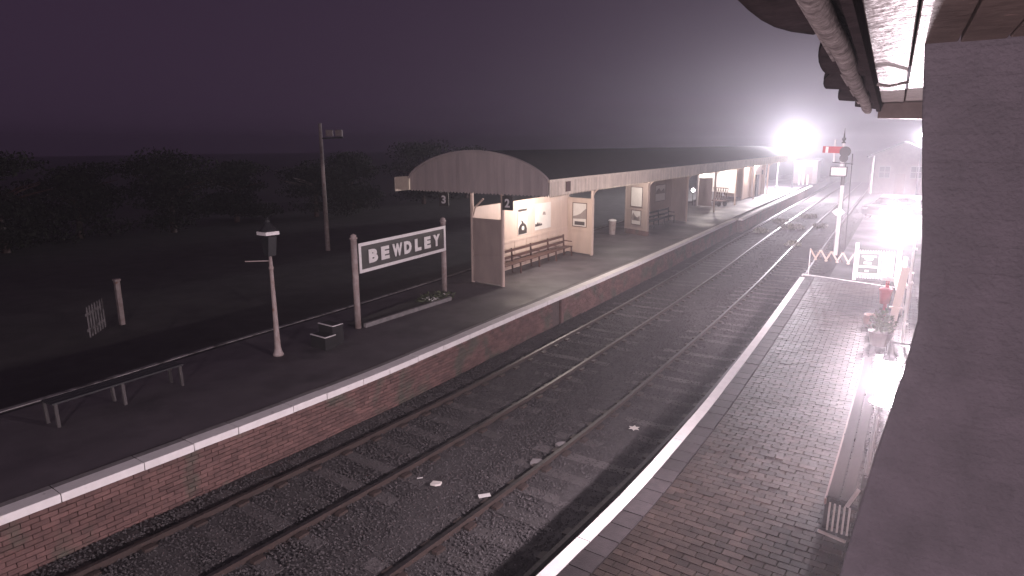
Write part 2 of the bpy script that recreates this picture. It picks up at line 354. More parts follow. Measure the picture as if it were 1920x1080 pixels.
# --- near platform (right)
pl = tag(bpy.data.objects.new('brick_platform', None), kind='structure'); COL.objects.link(pl); pl.location = (2, 0, -1)
YE = 25.55
yy = np.arange(-8, YE + .01, .45)
obj('platform_core', MB().sweep([(.05,-1.05),(6.0,-1.05),(6.0,-.03),(.05,-.03)], [(fl(right,y), y, 0) for y in yy] + [(fl(right,YE), YE, 0)]), M['mortar'], pl)
em = [mesh_of('edge_strip', MB().box((.07, 0, -.055), (.17, l - .008, .11)), M['white']) for l in (.9, 1.2)]
y = -3.0; i = 0
while y < YE - .9:
    k = random.randrange(2); l = (.9, 1.2)[k]; yc = y + l/2
    piece('edge_strip', em[k], pl, (fl(right, yc) + .0, yc, .004 + random.uniform(-.003,.003)), head(right, yc)); y += l + .003
bm_ = mesh_of('coping_brick', MB().box((0,0,-.05), (.29,.335,.1)), M['bluebrick'])
y = -1.0
while y < YE - .2:
    piece('coping_brick', bm_, pl, (fl(right, y) + .157 + .152, y, random.uniform(-.004,.004)), head(right, y), random.uniform(-.004,.004)); y += .349
obj('platform_end_edge', MB().bar((fl(right,YE), YE+.03, -.03), (fl(right,YE)+3.2, YE-.75, -.03), .10, .08), M['white'], pl)
# paving bricks: rows across the platform
pv = MB(); a, b, h = .114, .055, .05
top = [(-a+.004,-b+.004,0),(a-.004,-b+.004,0),(a-.004,b-.004,0),(-a+.004,b-.004,0)]; rim = [(-a,-b,-.006),(a,-b,-.006),(a,b,-.006),(-a,b,-.006)]; bot = [(-a,-b,-h),(a,-b,-h),(a,b,-h),(-a,b,-h)]
pv.add(top + rim + bot, [(0,1,2,3)] + [(4+i, 4+(i+1)%4, (i+1)%4, i) for i in range(4)] + [(8+i, 8+(i+1)%4, 4+(i+1)%4, 4+i) for i in range(4)])
pav_me = mesh_of('paving_brick', pv, M['paver'])
PVv = np.array(pv.v); PVf = np.array(pv.f)
spots = []
y = 1.5; r = 0
while y < YE - .1:
    x0 = fl(right, y) + .475 + .118; off = (r % 2) * .118
    hd = head(right, y)
    n_ = int((fl(wallX, y) - x0 + .1) / .236) + 1
    for k in range(n_): spots.append((x0 + off + k*.236, y + (off + k*.236)*math.tan(hd)*.8, hd*.8 + random.gauss(0,.012), random.gauss(0,.0022), random.gauss(0,.006), random.gauss(0,.006), 1.0))
    if r % 2: spots.append((x0 - .0585, y, hd*.8, 0, 0, 0, .49))
    y += .118; r += 1
vis = [s for s in spots if 5.4 < s[1] < 25 and s[0] > fl(right, s[1])]
def dcam(s): return (s[0]-XC)**2 + s[1]**2 + HC**2
# the largest in view: right of the white edge, inside the frame
def px(s):
    d = Vector((s[0]-XC, s[1], -HC)); z = d.dot(F); return 960 + FPX*d.dot(Rv)/z, 540 - FPX*d.dot(Uv)/z
seen = sorted([s for s in vis if px(s)[1] < 1070 and px(s)[0] < 1600], key=dcam)[:300]; ss = set(id(s) for s in seen)
for s in seen: piece('paving_brick', pav_me, pl, (s[0], s[1], .002 + s[3]), s[2], s[4], s[5]).scale.x = s[6]
rest = [s for s in spots if id(s) not in ss]
A = np.array(rest); v = np.repeat(PVv[None], len(A), 0)
v[..., 0] *= A[:,6:7]; z = v[...,2] + v[...,1]*A[:,4:5] - v[...,0]*A[:,5:6]
c, t = np.cos(A[:,2:3]), np.sin(A[:,2:3])
v = np.stack([v[...,0]*c - v[...,1]*t + A[:,0:1], v[...,0]*t + v[...,1]*c + A[:,1:2], z + .002 + A[:,3:4]], -1)
big_mesh('paving_field', v.reshape(-1,3), (PVf[None] + 12*np.arange(len(A))[:,None,None]).reshape(-1,4), M['paver'], pl)
# yard beyond the platform end
tag(obj('yard', MB().add([(-.3,26.2,-.42),(14,24,-.42),(14,120,-.2),(-7.2,120,-.2),(-3.4,60,-.3)], [(0,1,2,3,4)]), M['tarmac']), kind='structure')

# ------------------------------------------------------------------ near station building: battered pier, eaves, gutter, roof tiles
sb = thing('station_building', 'dark station building with battered brick pier and overhanging eaves beside the camera', 'building', (4.6, 3, 0))
prof = [(3.50,-.02),(3.75,1.4),(3.99,3.38),(4.04,3.75),(4.085,4.02),(4.105,4.19),(4.09,4.43),(4.05,4.8),(4.03,5.08),(4.02,5.6),(6.5,5.6),(6.5,-.02)]
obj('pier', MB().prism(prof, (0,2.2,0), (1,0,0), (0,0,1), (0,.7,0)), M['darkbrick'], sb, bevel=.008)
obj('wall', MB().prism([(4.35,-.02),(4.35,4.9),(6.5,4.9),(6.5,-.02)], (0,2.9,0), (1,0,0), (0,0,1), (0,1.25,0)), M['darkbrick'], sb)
E0, E1 = Vector((4.0,.9,4.965)), Vector((3.655,4.20,4.875))            # gutter axis
gd = (E1 - E0).normalized(); E0 = E1 - gd*6.2
gr = Vector((gd.y, -gd.x, 0)).normalized()
def ev(t, u, z): return E0 + gd*t + gr*u + Vector((0,0,z))
L_ = 6.2
# soffit boards run along the eaves
for k in range(5):
    u0 = .045 + k*.105
    obj('soffit_board', MB().add([ev(t, u, z) for t in (0, L_-.06) for u, z in ((u0, .03 + .002*(k%2)),(u0+.1, .03 + .002*(k%2)),(u0+.1,.055),(u0,.055))],
        [(3,2,1,0),(4,5,6,7),(0,1,5,4),(1,2,6,5),(2,3,7,6),(3,0,4,7)]), M['soffit'], sb, bevel=.003)
obj('fascia', MB().add([ev(t, u, z) for t in (0, L_-.03) for u, z in ((.022,-.01),(.042,-.01),(.042,.12),(.022,.12))], [(3,2,1,0),(4,5,6,7),(0,1,5,4),(1,2,6,5),(2,3,7,6),(3,0,4,7)]), M['tile'], sb)
obj('eaves_end_board', MB().prism([(.03,-.045),(.27,-.055),(.345,.03),(.345,.10),(.03,.10)], ev(L_-.05, 0, 0), gr, (0,0,1), gd*.025), M['soffit'], sb)
obj('gutter', MB().tube([ev(t, -.015 + .003*math.sin(t*5), -.004 + .003*math.sin(t*7)) for t in np.linspace(0, L_ + .02, 40)], [.024]*38 + [.021,.012], 12), M['gutter'], sb, smooth=True)
obj('gutter_lip', MB().tube([ev(t, -.052, .012) for t in np.linspace(0, L_ - .25, 12)], .007, 6), M['gutter'], sb, smooth=True)
obj('eaves_bracket', MB().tube([ev(L_-1.35,.05,.0), ev(L_-1.33,.09,-.006), ev(L_-1.3,.15,.01)], .006, 6), M['gutter'], sb)
def roof_tile(t0, t1, reach, drop, z0):
    """curved tile that hangs out over the gutter; reach to the left, arched across its width"""
    vs = []; n, q_ = 10, 8
    for i in range(n+1):
        s = i/n; t = t0 + (t1 - t0)*s
        for j in range(q_+1):
            w = j/q_; u = .03 - (reach)*w*(1 - .35*(2*s-1)**4*w)
            z = z0 + .02 - drop*w - .055*math.sin(math.pi*s)*(1 - .3*w)
            vs.append(ev(t, u, z))
    top_ = [v_ + Vector((0,0,.022)) for v_ in vs]; N_ = len(vs); m_ = q_+1
    fs = [(i*m_+j, i*m_+j+1, (i+1)*m_+j+1, (i+1)*m_+j) for i in range(n) for j in range(q_)]
    fs += [tuple(N_+k for k in f)[::-1] for f in fs]
    edge = [i*m_+q_ for i in range(n+1)]
    fs += [(edge[i], edge[i+1], N_+edge[i+1], N_+edge[i]) for i in range(n)]
    e0 = list(range(m_)); e1 = [n*m_+j for j in range(m_)]
    for e in (e0, e1): fs += [(e[i], e[i+1], N_+e[i+1], N_+e[i]) for i in range(q_)]
    return MB().add(vs + top_, fs)
for (a_, b_, rch, dr, z0) in ((2.6,4.0,.185,.02,.05),(4.0,4.75,.125,.0,.02),(4.75,5.25,.17,.0,.028),(5.25,5.72,.15,.0,.02),(5.72,6.05,.10,.0,.018)):
    obj('roof_tile', roof_tile(a_, b_, rch, dr, z0), M['tile'], sb, smooth=True)
obj('roof_slope', MB().add([ev(0,-.06,.10), ev(L_,-.06,.10), ev(L_,2.4,1.5), ev(0,2.4,1.5), ev(0,-.06,.13), ev(L_,-.06,.13), ev(L_,2.4,1.54), ev(0,2.4,1.54)],
    [(0,1,2,3),(7,6,5,4),(0,4,5,1),(1,5,6,2),(2,6,7,3),(3,7,4,0)]), M['tile'], sb)
# ------------------------------------------------------------------ low brick wall along the back of the platform
lw = thing('boundary_wall', 'long low brick wall behind the platform bench and wall lantern', 'wall', (3.7, 12, 0))
yy = np.arange(4.2, 20.9, .4)
obj('wall_core', MB().sweep([(.06,-.03),(.30,-.03),(.30,2.40),(.06,2.40)], [(fl(wallX,y), y, 0) for y in yy]), M['mortar'], lw)
C1, D1, Z1 = [], [], []
for c in range(31):
    y = 4.3 + (c % 2)*.112
    while y < 20.7:
        C1.append((fl(wallX, y) + .055 + random.uniform(-.008,.004), y, .04 + c*.076)); D1.append((.10,.214,.066)); Z1.append(head(wallX, y)); y += .225
V_, F_ = boxes_np(C1, D1, Z1, .0015); big_mesh('wall_brick', V_, F_, M['redbrick'], lw)
cpm = mesh_of('wall_coping', MB().box((0,0,0), (.36,.59,.07)), M['copestone'])
y = 4.5
while y < 20.7: piece('wall_coping', cpm, lw, (fl(wallX,y) + .16, y, 2.44), head(wallX,y)); y += .6

def lantern(name, label, base, mount, power, h=.46, w=.27, parent_wall=True):
    """glazed lantern: frame, four glowing panes, cap, bracket; the light sits inside"""
    x, y, z = base; t = thing(name, label, 'lamp', (x, y, z), 'lit wall lanterns along the platform')
    fr = MB(); wb, wt = w*.62/2, w/2
    for sx, s2 in ((-1,-1),(1,-1),(1,1),(-1,1)): fr.bar((x+sx*wb, y+s2*wb, z), (x+sx*wt, y+s2*wt, z+h), .018)
    for r_, zz in ((wb, z), (wt, z+h)):
        for (ax, ay, bx, by) in ((-1,-1,1,-1),(1,-1,1,1),(1,1,-1,1),(-1,1,-1,-1)): fr.bar((x+ax*r_, y+ay*r_, zz), (x+bx*r_, y+by*r_, zz), .018)
    obj('lantern_frame', fr, M['iron'], t)
    obj('lantern_cap', MB().lathe((x,y,z+h+.012), [(wt*.62,0),(wt*.55,.02),(wt*.3,.05),(.03,.07),(.02,.20)], 12), M['iron'], t)
    for (ax, ay, bx, by) in ((-1,-1,1,-1),(1,-1,1,1),(1,1,-1,1),(-1,1,-1,-1)):
        i_ = .94
        obj('pane', MB().add([(x+ax*wb*i_,y+ay*wb*i_,z+.01),(x+bx*wb*i_,y+by*wb*i_,z+.01),(x+bx*wt*i_,y+by*wt*i_,z+h-.01),(x+ax*wt*i_,y+ay*wt*i_,z+h-.01)], [(0,1,2,3)]), M['lantern'], t)
    obj('lantern_base', MB().lathe((x,y,z-.04), [(.03,0),(wb*1.8,.03),(wb*1.8,.036)], 12), M['iron'], t)  # base plate widened to keep lamp light off the bench below
    br = MB(); mx, my, mz = mount
    br.tube([(mx,my,mz), ((mx+x)/2,(my+y)/2,mz+.04), (x,y,z+h+.20)], .014, 8); br.tube([(mx,my,mz-.3), ((mx+x)/2,(my+y)/2,mz-.14), ((mx*.35+x*.65),(my*.35+y*.65),z+h+.21)], .011, 8)
    obj('bracket', br, M['iron'], t)
    point('lantern_light', (x, y, z + h*.45), power, LAMP, .075, t)
    return t
lantern('wall_lantern', 'blazing wall lantern above the platform bench, nearest of the lit lanterns', (3.60, 7.62, 2.02), (4.03, 7.62, 2.62), P_WALL)
lantern('wall_lantern', 'matching lit lantern on the building wall behind the camera', (3.9, -5.6, 2.05), (4.33, -5.6, 2.65), P_EAVE)
lb = lantern('wall_lantern', 'glaring lantern on the wall end above the picket fence and gate', (2.28, 21.6, 2.30), (2.96, 20.75, 2.70), P_FENCE, .5, .34)
point('glare_spot', (2.28, 21.35, 2.52), P_BEAM, LAMP, .1, lb, (4.2, 2, 4.9), 27, .4)  # added spot aimed at the camera, makes the glare round this lantern
point('signal_fill_spot', (2.28, 21.85, 2.52), 10000, LAMP, .1, lb, (-1.6, 36.9, 2.6), 34, .4)  # added fill spot that whitens the signal, not a beam of the lantern

# ------------------------------------------------------------------ platform bench (long planked seat)
bn = thing('platform_bench', 'long weathered plank bench with two seat planks along the platform wall', 'bench', (3.1, 11, 0))
y0b, y1b = 8.25, 14.6
bx = lambda y, u: 3.13 + u + (fl(wallX, y) - fl(wallX, 8.25)) * 1.12
yb = np.linspace(y0b, y1b, 14)
for u, w_ in ((.0,.135),(.15,.135)):
    obj('seat_plank', MB().sweep([(-w_/2,.42),(w_/2,.42),(w_/2,.455),(-w_/2,.455)], [(bx(y,u), y, random.uniform(-.004,.004)) for y in yb]), M['benchwood'], bn, bevel=.006)
for z_, h_ in ((.56,.10),(.72,.10)):
    obj('back_plank', MB().sweep([(-.015,z_),(.015,z_),(.015+.01,z_+h_),(-.015+.01,z_+h_)], [(bx(y,.27 + (z_-.5)*.2), y, 0) for y in yb]), M['benchwood'], bn, bevel=.005)
obj('front_rail', MB().sweep([(-.095,.34),(-.07,.34),(-.07,.415),(-.095,.415)], [(bx(y,0), y, 0) for y in yb]), M['brown'], bn)
for y in (8.3, 10.4, 12.5, 14.5):
    x = bx(y, 0)
    obj('leg', MB().bar((x-.06,y,0), (x-.05,y,.42), .05, .06), M['benchwood'], bn)
    obj('leg', MB().bar((x+.28,y,0), (x+.33,y,.84), .05, .06), M['benchwood'], bn)
    obj('cross_rail', MB().bar((x-.06,y,.37), (x+.27,y,.37), .05, .05), M['benchwood'], bn)
xx = bx(8.1, 0)
for k in range(5): obj('end_slat', MB().bar((xx-.03+.055*k, 8.17, .05), (xx-.03+.055*k, 8.2, .40), .028, .02), M['postergrey'], bn)
obj('foot_rail', MB().bar((xx-.12, 8.12, .03), (xx+.20, 8.05, .03), .03, .03), M['postergrey'], bn)
obj('armrest', MB().bar((xx+.16, 8.13, .44), (xx+.26, 8.22, .66), .035, .03), M['postergrey'], bn)

# ------------------------------------------------------------------ lamp post, name board and other things on the island platform (near part)
lp = thing('lamp_post', 'unlit tapering platform lamp post with white banded lantern head', 'lamp post', (-8.59, 8.59, 0))
X, Y = -8.59, 8.59
obj('post', MB().lathe((X,Y,0), [(.12,0),(.12,.04),(.10,.07),(.085,.12),(.072,.18),(.062,.5),(.050,1.2),(.042,2.0),(.055,2.02),(.055,2.06),(.042,2.08),(.036,2.3)], 14), M['greyiron'], lp, smooth=True)
obj('ladder_bar', MB().bar((X-.04,Y,2.2), (X-.42,Y-.36,2.2), .022), M['greyiron'], lp)
obj('lantern_body', MB().prism([(-.08,2.32),(.08,2.32),(.15,2.76),(-.15,2.76)], (X,Y-.10,0), (1,0,0), (0,0,1), (0,.2,0)), M['iron'], lp)
obj('name_band', MB().box((X+.02,Y-.02,2.83), (.34,.34,.075)), M['letter'], lp)
obj('lantern_roof', MB().lathe((X,Y,2.87), [(.2,0),(.17,.05),(.07,.16),(.04,.2),(.05,.24),(.01,.30)], 10), M['iron'], lp)

A_, B_ = Vector((-8.85,11.21,0)), Vector((-9.58,15.47,0)); nd = (B_ - A_).normalized(); nn = Vector((nd.y,-nd.x,0))
nb = thing('name_board', 'long white framed station name board reading BEWDLEY on two posts', 'sign', tuple(A_*.5 + B_*.5))
for p in (A_, B_):
    po = obj('post', MB().tube([p, p + Vector((0,0,2.36))], .082, 14), M['greyiron'], nb, smooth=True)
    obj('finial', MB().lathe(tuple(p + Vector((0,0,2.362))), [(.10,0),(.11,.03),(.07,.05),(.085,.09),(.02,.14)], 12), M['greyiron'], po, smooth=True)
def bd(u, z, d=0): return A_ + nd*u + nn*(.10 + d) + Vector((0,0,z))
Lb = (B_ - A_).length; u0, u1, z0, z1 = .06, Lb - .04, 1.46, 2.245
obj('board', MB().prism([(u0,z0),(u1,z0),(u1,z1),(u0,z1)], A_ + nn*.06, nd, (0,0,1), nn*.035), M['signback'], nb)
fw = .085
for (a, b, c_, d_) in ((u0,z0,u1,z0+fw),(u0,z1-fw,u1,z1),(u0,z0+fw,u0+fw,z1-fw),(u1-fw,z0+fw,u1,z1-fw)):
    obj('border', MB().prism([(a,b),(c_,b),(c_,d_),(a,d_)], A_ + nn*.0955, nd, (0,0,1), nn*.02), M['letter'], nb)
deps = bpy.context.evaluated_depsgraph_get()
def glyph(ch, height, extr, bold):
    cu = bpy.data.curves.new('glyph', 'FONT'); cu.body = ch; cu.size = 1; cu.extrude = extr; cu.offset = bold; cu.resolution_u = 3
    o = bpy.data.objects.new('glyph', cu); COL.objects.link(o); bpy.context.view_layer.update()
    me = bpy.data.meshes.new_from_object(o.evaluated_get(bpy.context.evaluated_depsgraph_get())); bpy.data.objects.remove(o); bpy.data.curves.remove(cu)
    co = np.array([v.co[:] for v in me.vertices]); lo, hi = co.min(0), co.max(0); s = height / (hi[1] - lo[1])
    return me, (lo, hi, s)
def place_glyph(ch, name, height, width, o, x, y, nrm, mat_, parent, bold=.035):
    me, (lo, hi, s) = glyph(ch, height, .03, bold); sx = width / (hi[0] - lo[0]); off = wloc(parent)
    for v in me.vertices:
        p = o + x*((v.co.x - lo[0])*sx - width/2) + y*((v.co.y - lo[1])*s - height/2) + nrm*(v.co.z*s*.6 + .012); v.co = p - off
    me.materials.clear(); me.materials.append(mat_); ob = bpy.data.objects.new(name, me); COL.objects.link(ob); ob.parent = parent; return ob
Zup = Vector((0,0,1))
# letter centres follow the photograph's spacing
for ch, u, w_ in (('B',.115,.38),('E',.245,.36),('W',.385,.46),('D',.510,.36),('L',.640,.32),('E',.765,.34),('Y',.890,.38)):
    uu = u0 + fw + .02 + (u1 - u0 - 2*fw - .04) * (u + .003); place_glyph(ch, 'letter', .36, w_, bd(uu, (z0+z1)/2 + .0, .0), nd, Zup, nn, M['letter'], nb, .06)
# planting bed under the name board
pb = thing('planting_bed', 'low stone edged planting bed under the station name board', 'flower bed', (-9.0, 13.2, 0))
e1 = [A_ + nn*.14 + nd*.1, B_ + nn*.55 + nd*-.55]
obj('kerb', MB().bar(e1[0] + Zup*.06, e1[1] + Zup*.06, .10, .12), M['copestone'], pb, bevel=.01)
obj('soil', MB().add([A_ + nd*.1 - nn*.45 + Zup*.05, A_ + nd*.1 + nn*.1 + Zup*.05, B_ - nd*.5 + nn*.5 + Zup*.07, B_ - nd*.3 - nn*.4 + Zup*.07], [(0,1,2,3)]), M['ground'], pb)
def leaves(n, c, rad, size, flat=.0, up=.0):
    c = np.array(c); d = RNG.normal(size=(n,3)); d /= np.linalg.norm(d, axis=1, keepdims=True); p = c + d * RNG.random((n,1))**.45 * np.array(rad)
    a = RNG.normal(size=(n,3)); a[:,2] += up*2; a /= np.linalg.norm(a, axis=1, keepdims=True); b = np.cross(a, RNG.normal(size=(n,3))); b /= np.linalg.norm(b, axis=1, keepdims=True)
    s = size * RNG.uniform(.5, 1.4, (n,1)); v = np.stack([p - a*s, p + b*s*.42, p + a*s, p - b*s*.42], 1)
    return v.reshape(-1,3), np.arange(4*n).reshape(-1,4)
v, f = leaves(420, A_*.18 + B_*.82 + nn*.15 + Zup*.12, (.45,.8,.12), .06); big_mesh('bed_foliage', v, f, M['leaf'], pb)
v, f = leaves(30, A_*.22 + B_*.78 + nn*.3 + Zup*.16, (.3,.7,.05), .045); big_mesh('pale_flowers', v, f, M['paper'], pb)

# a pair of dark steps or cases with white edges
bs = thing('boarding_steps', 'dark two step boarding block with white edge strips on the platform', 'steps', (-8.35, 9.75, 0))
pA, pB, pC = Vector((-8.51,9.42,0)), Vector((-7.99,9.40,0)), Vector((-8.02,9.66,0))
ex = Vector((1,-.03,0)).normalized(); ey = Vector((-.05,1,0)).normalized()
for k, (zt, yo) in enumerate(((.30, 0.0), (.48, .34))):
    o_ = Vector((-8.52 - .13*k, 9.45 + yo, 0))
    obj('step', MB().prism([(0,0),(.56,0),(.56,.33),(0,.33)], o_, ex, ey, (0,0,zt)), M['roof'], bs)
    obj('edge_strip', MB().bar(o_ + Zup*(zt+.008) + ey*.012, o_ + Zup*(zt+.008) + ex*.56 + ey*.012, .04, .016), M['letter'], bs)
    obj('edge_strip', MB().bar(o_ + Zup*(zt+.008) + ex*.545 + ey*.03, o_ + Zup*(zt+.008) + ex*.545 + ey*.33, .04, .016), M['letter'], bs)

def garden_bench(name, label, y0, y1, xf, back=True, mw='brown', legs=3, pale=False, side=1, parent_group=None):
    x0, x1 = xf(y0), xf(y1); t = thing(name, label, 'bench', ((x0+x1)/2, (y0+y1)/2, 0), parent_group)
    d = Vector((x1-x0, y1-y0, 0)); L = d.length; d.normalize(); nr = Vector((d.y,-d.x,0))*side; o = Vector((x0,y0,0))
    for k in range(3): obj('seat_slat', MB().bar(o + nr*(.08+.13*k) + Zup*.43, o + d*L + nr*(.08+.13*k) + Zup*.43, .11, .03), M[mw], t)
    if back:
        for z in (.60,.84): obj('back_rail', MB().bar(o - nr*.03 + Zup*z, o + d*L - nr*.03 + Zup*z, .035, .10), M[mw], t)
    for i in range(legs):
        s = .06 + (L-.12)*i/(legs-1)
        lm = M['sleeper'] if pale else M[mw]
        obj('leg', MB().bar(o + d*s + nr*.38, o + d*s + nr*.36 + Zup*.41, .05, .05), lm, t)
        obj('leg', MB().bar(o + d*s + nr*.02, o + d*s - nr*.03 + Zup*(.92 if back else .41), .05, .05), lm, t)
        if back: obj('armrest', MB().bar(o + d*s - nr*.02 + Zup*.66, o + d*s + nr*.38 + Zup*.64, .05, .04), M[mw], t)
    return t
garden_bench('platform_bench', 'dim backless bench with pale legs near the far edge, left of the lamp post', 3.9, 6.3, lambda y: -8.35 - .1*(y-4) - .28, False, 'iron', 3, True)

# ------------------------------------------------------------------ island canopy
YG, YF = 17.2, 66.8
off = lambda y: fl(left, y) - .80 - (.5 if y > 22 else .5*(y-18.1)/3.9)
CW = 5.9
# axis of the canopy: right eave line in plan
eave = pchip([(17.2,-6.76),(19,-7.0),(22.7,-7.36),(27.2,-7.8),(34.7,-8.5),(48.5,-9.86),(66.8,-11.65)])
cn = thing('platform_canopy', 'long round roofed platform canopy with boarded arched gable and sawtooth valance', 'canopy', (-10.3, 18.1, 0))
ZV0, ZV1, ZT = 3.10, 3.60, 4.52
yy = np.concatenate([np.arange(YG, 26, .8), np.arange(26, YF + .1, 1.5)])
def arch(n=22, r0=0.0):
    out = []
    for k in range(n+1):
        a = math.pi * k / n; out.append((-CW/2 + CW/2*math.cos(a), ZV1 + (ZT - ZV1) * (max(0.0, math.sin(a)) ** 1.5)))
    return out
ar = arch()
vs = []
for y in yy: vs += [(fl(eave,y) + u, y, z) for u, z in ar]
n = len(ar)
obj('roof', MB().add(vs, [(i*n+k, i*n+k+1, (i+1)*n+k+1, (i+1)*n+k) for i in range(len(yy)-1) for k in range(n-1)]), M['roof'], cn, smooth=True)
obj('roof_lining', MB().add([(x, y, z-.05) for x, y, z in vs], [(i*n+k, (i+1)*n+k, (i+1)*n+k+1, i*n+k+1) for i in range(len(yy)-1) for k in range(n-1)]), M['panel'], cn, smooth=True)
# gable boards, each its own plank with a pointed foot
def arch_z(u):
    s = max(-1, min(1, (u + CW/2) / (CW/2))); return ZV1 + (ZT - ZV1) * (max(0.0, 1 - s*s) ** .5) ** 1.5
x = -CW + .02; bw = .145; i = 0
while x < -.02:
    xb = min(x + bw, -.01); za, zb = arch_z(x), arch_z(xb); zf = 3.12
    obj('gable_board', MB().prism([(x+.003,zf+.05),((x+xb)/2,zf),(xb-.003,zf+.05),(xb-.003,zb-.012),(x+.003,za-.012)], (fl(eave,YG), YG + .002*(i%2), 0), (1,0,0), (0,0,1), (0,.03,0)), M['gable'], cn)
    x += bw; i += 1
arp = arch(26)
obj('gable_trim', MB().add([(fl(eave,YG) + u, YG + t_, z + dz) for u, z in arp for t_, dz in ((-.05,-.05),(-.05,.03),(.06,.03),(.06,-.05))],
    [(i*4+k, i*4+(k+1)%4, (i+1)*4+(k+1)%4, (i+1)*4+k) for i in range(len(arp)-1) for k in range(4)]), M['gable'], cn)
# valance boards along the near side; single planks close by, joined further off
def vboard(y, w):
    hd = head(eave, y); o = Vector((fl(eave, y) + .02, y, 0)); d = Vector((-math.sin(hd), math.cos(hd), 0))
    return [(-w/2+.003,ZV0+.06),(0,ZV0),(w/2-.003,ZV0+.06),(w/2-.003,ZV1+.02),(-w/2+.003,ZV1+.02)], o, d
y = YG + .07; k = 0; far = MB()
while y < YF:
    poly, o, d = vboard(y, .13)
    if y < 34:
        obj('valance_board', MB().prism(poly, o + Vector((.003*(k%2),0,0)), d, (0,0,1), Vector((d.y,-d.x,0))*.022), M['valance'], cn)
    else: far.prism(poly, o, d, (0,0,1), Vector((d.y,-d.x,0))*.022)
    y += .133; k += 1
tag(obj('valance_boarding', far, M['valance'], cn), kind='stuff')
obj('valance_rail', MB().sweep([(-.03,ZV1-.02),(.045,ZV1-.02),(.045,ZV1+.05),(-.03,ZV1+.05)], [(fl(eave,y), y, 0) for y in yy]), M['valance'], cn)
obj('valance_back', MB().sweep([(-CW+.0,ZV0+.05),(-CW+.03,ZV0+.05),(-CW+.03,ZV1+.04),(-CW,ZV1+.04)], [(fl(eave,y), y, 0) for y in yy]), M['valance'], cn)
obj('brown_valance_board', MB().box((fl(eave,18.6)+.055, 18.6, 3.38), (.02,.36,.32), head(eave,18.6)), M['brown'], cn)  # small brown square on the valance face
# columns
post_line = pchip([(17.5,-8.78),(24.76,-9.44),(31.9,-10.05),(39.3,-10.78),(52.3,-11.85),(64,-12.8),(76,-14.2)])
cols = [17.55, 24.9, 32.0, 39.3, 46.0, 52.3, 59.0, 65.5]
for y in cols:
    x = fl(post_line, y)
    co_ = obj('column', MB().tube([(x,y,0),(x,y,3.25)], .065, 10), M['cream'], cn)
    obj('bracket', MB().tube([(x,y,2.45),(x+.12,y,2.75),(x+.4,y,2.97)], .03, 6), M['cream'], co_)
x = fl(post_line, 17.55) - 1.34
co_ = obj('column', MB().tube([(x,17.6,0),(x,17.6,3.25)], .065, 10), M['cream'], cn)
obj('bracket', MB().tube([(x,17.6,2.2),(x+.16,17.6,2.65),(x+.5,17.6,2.93)], .035, 6), M['cream'], co_)
# platform numbers
for ch, x, lab in (('2', -8.40, 'hanging platform board with white numeral 2, right one under the gable'), ('3', -11.14, 'hanging platform board with white numeral 3, left one under the gable')):
    t = thing('platform_number_sign', lab, 'sign', (x, 17.32, 2.7), 'platform number boards')
    obj('sign_board', MB().box((x,17.32,2.86), (.42,.03,.46)), M['signback'], t)
    place_glyph(ch, 'numeral', .28, .19, Vector((x,17.302,2.86)), Vector((1,0,0)), Zup, Vector((0,-1,0)), M['letter'], t, .03)
    obj('hanger', MB().bar((x-.15,17.32,3.085), (x-.15,17.32,3.6), .02).bar((x+.15,17.32,3.085), (x+.15,17.32,3.6), .02), M['iron'], t)

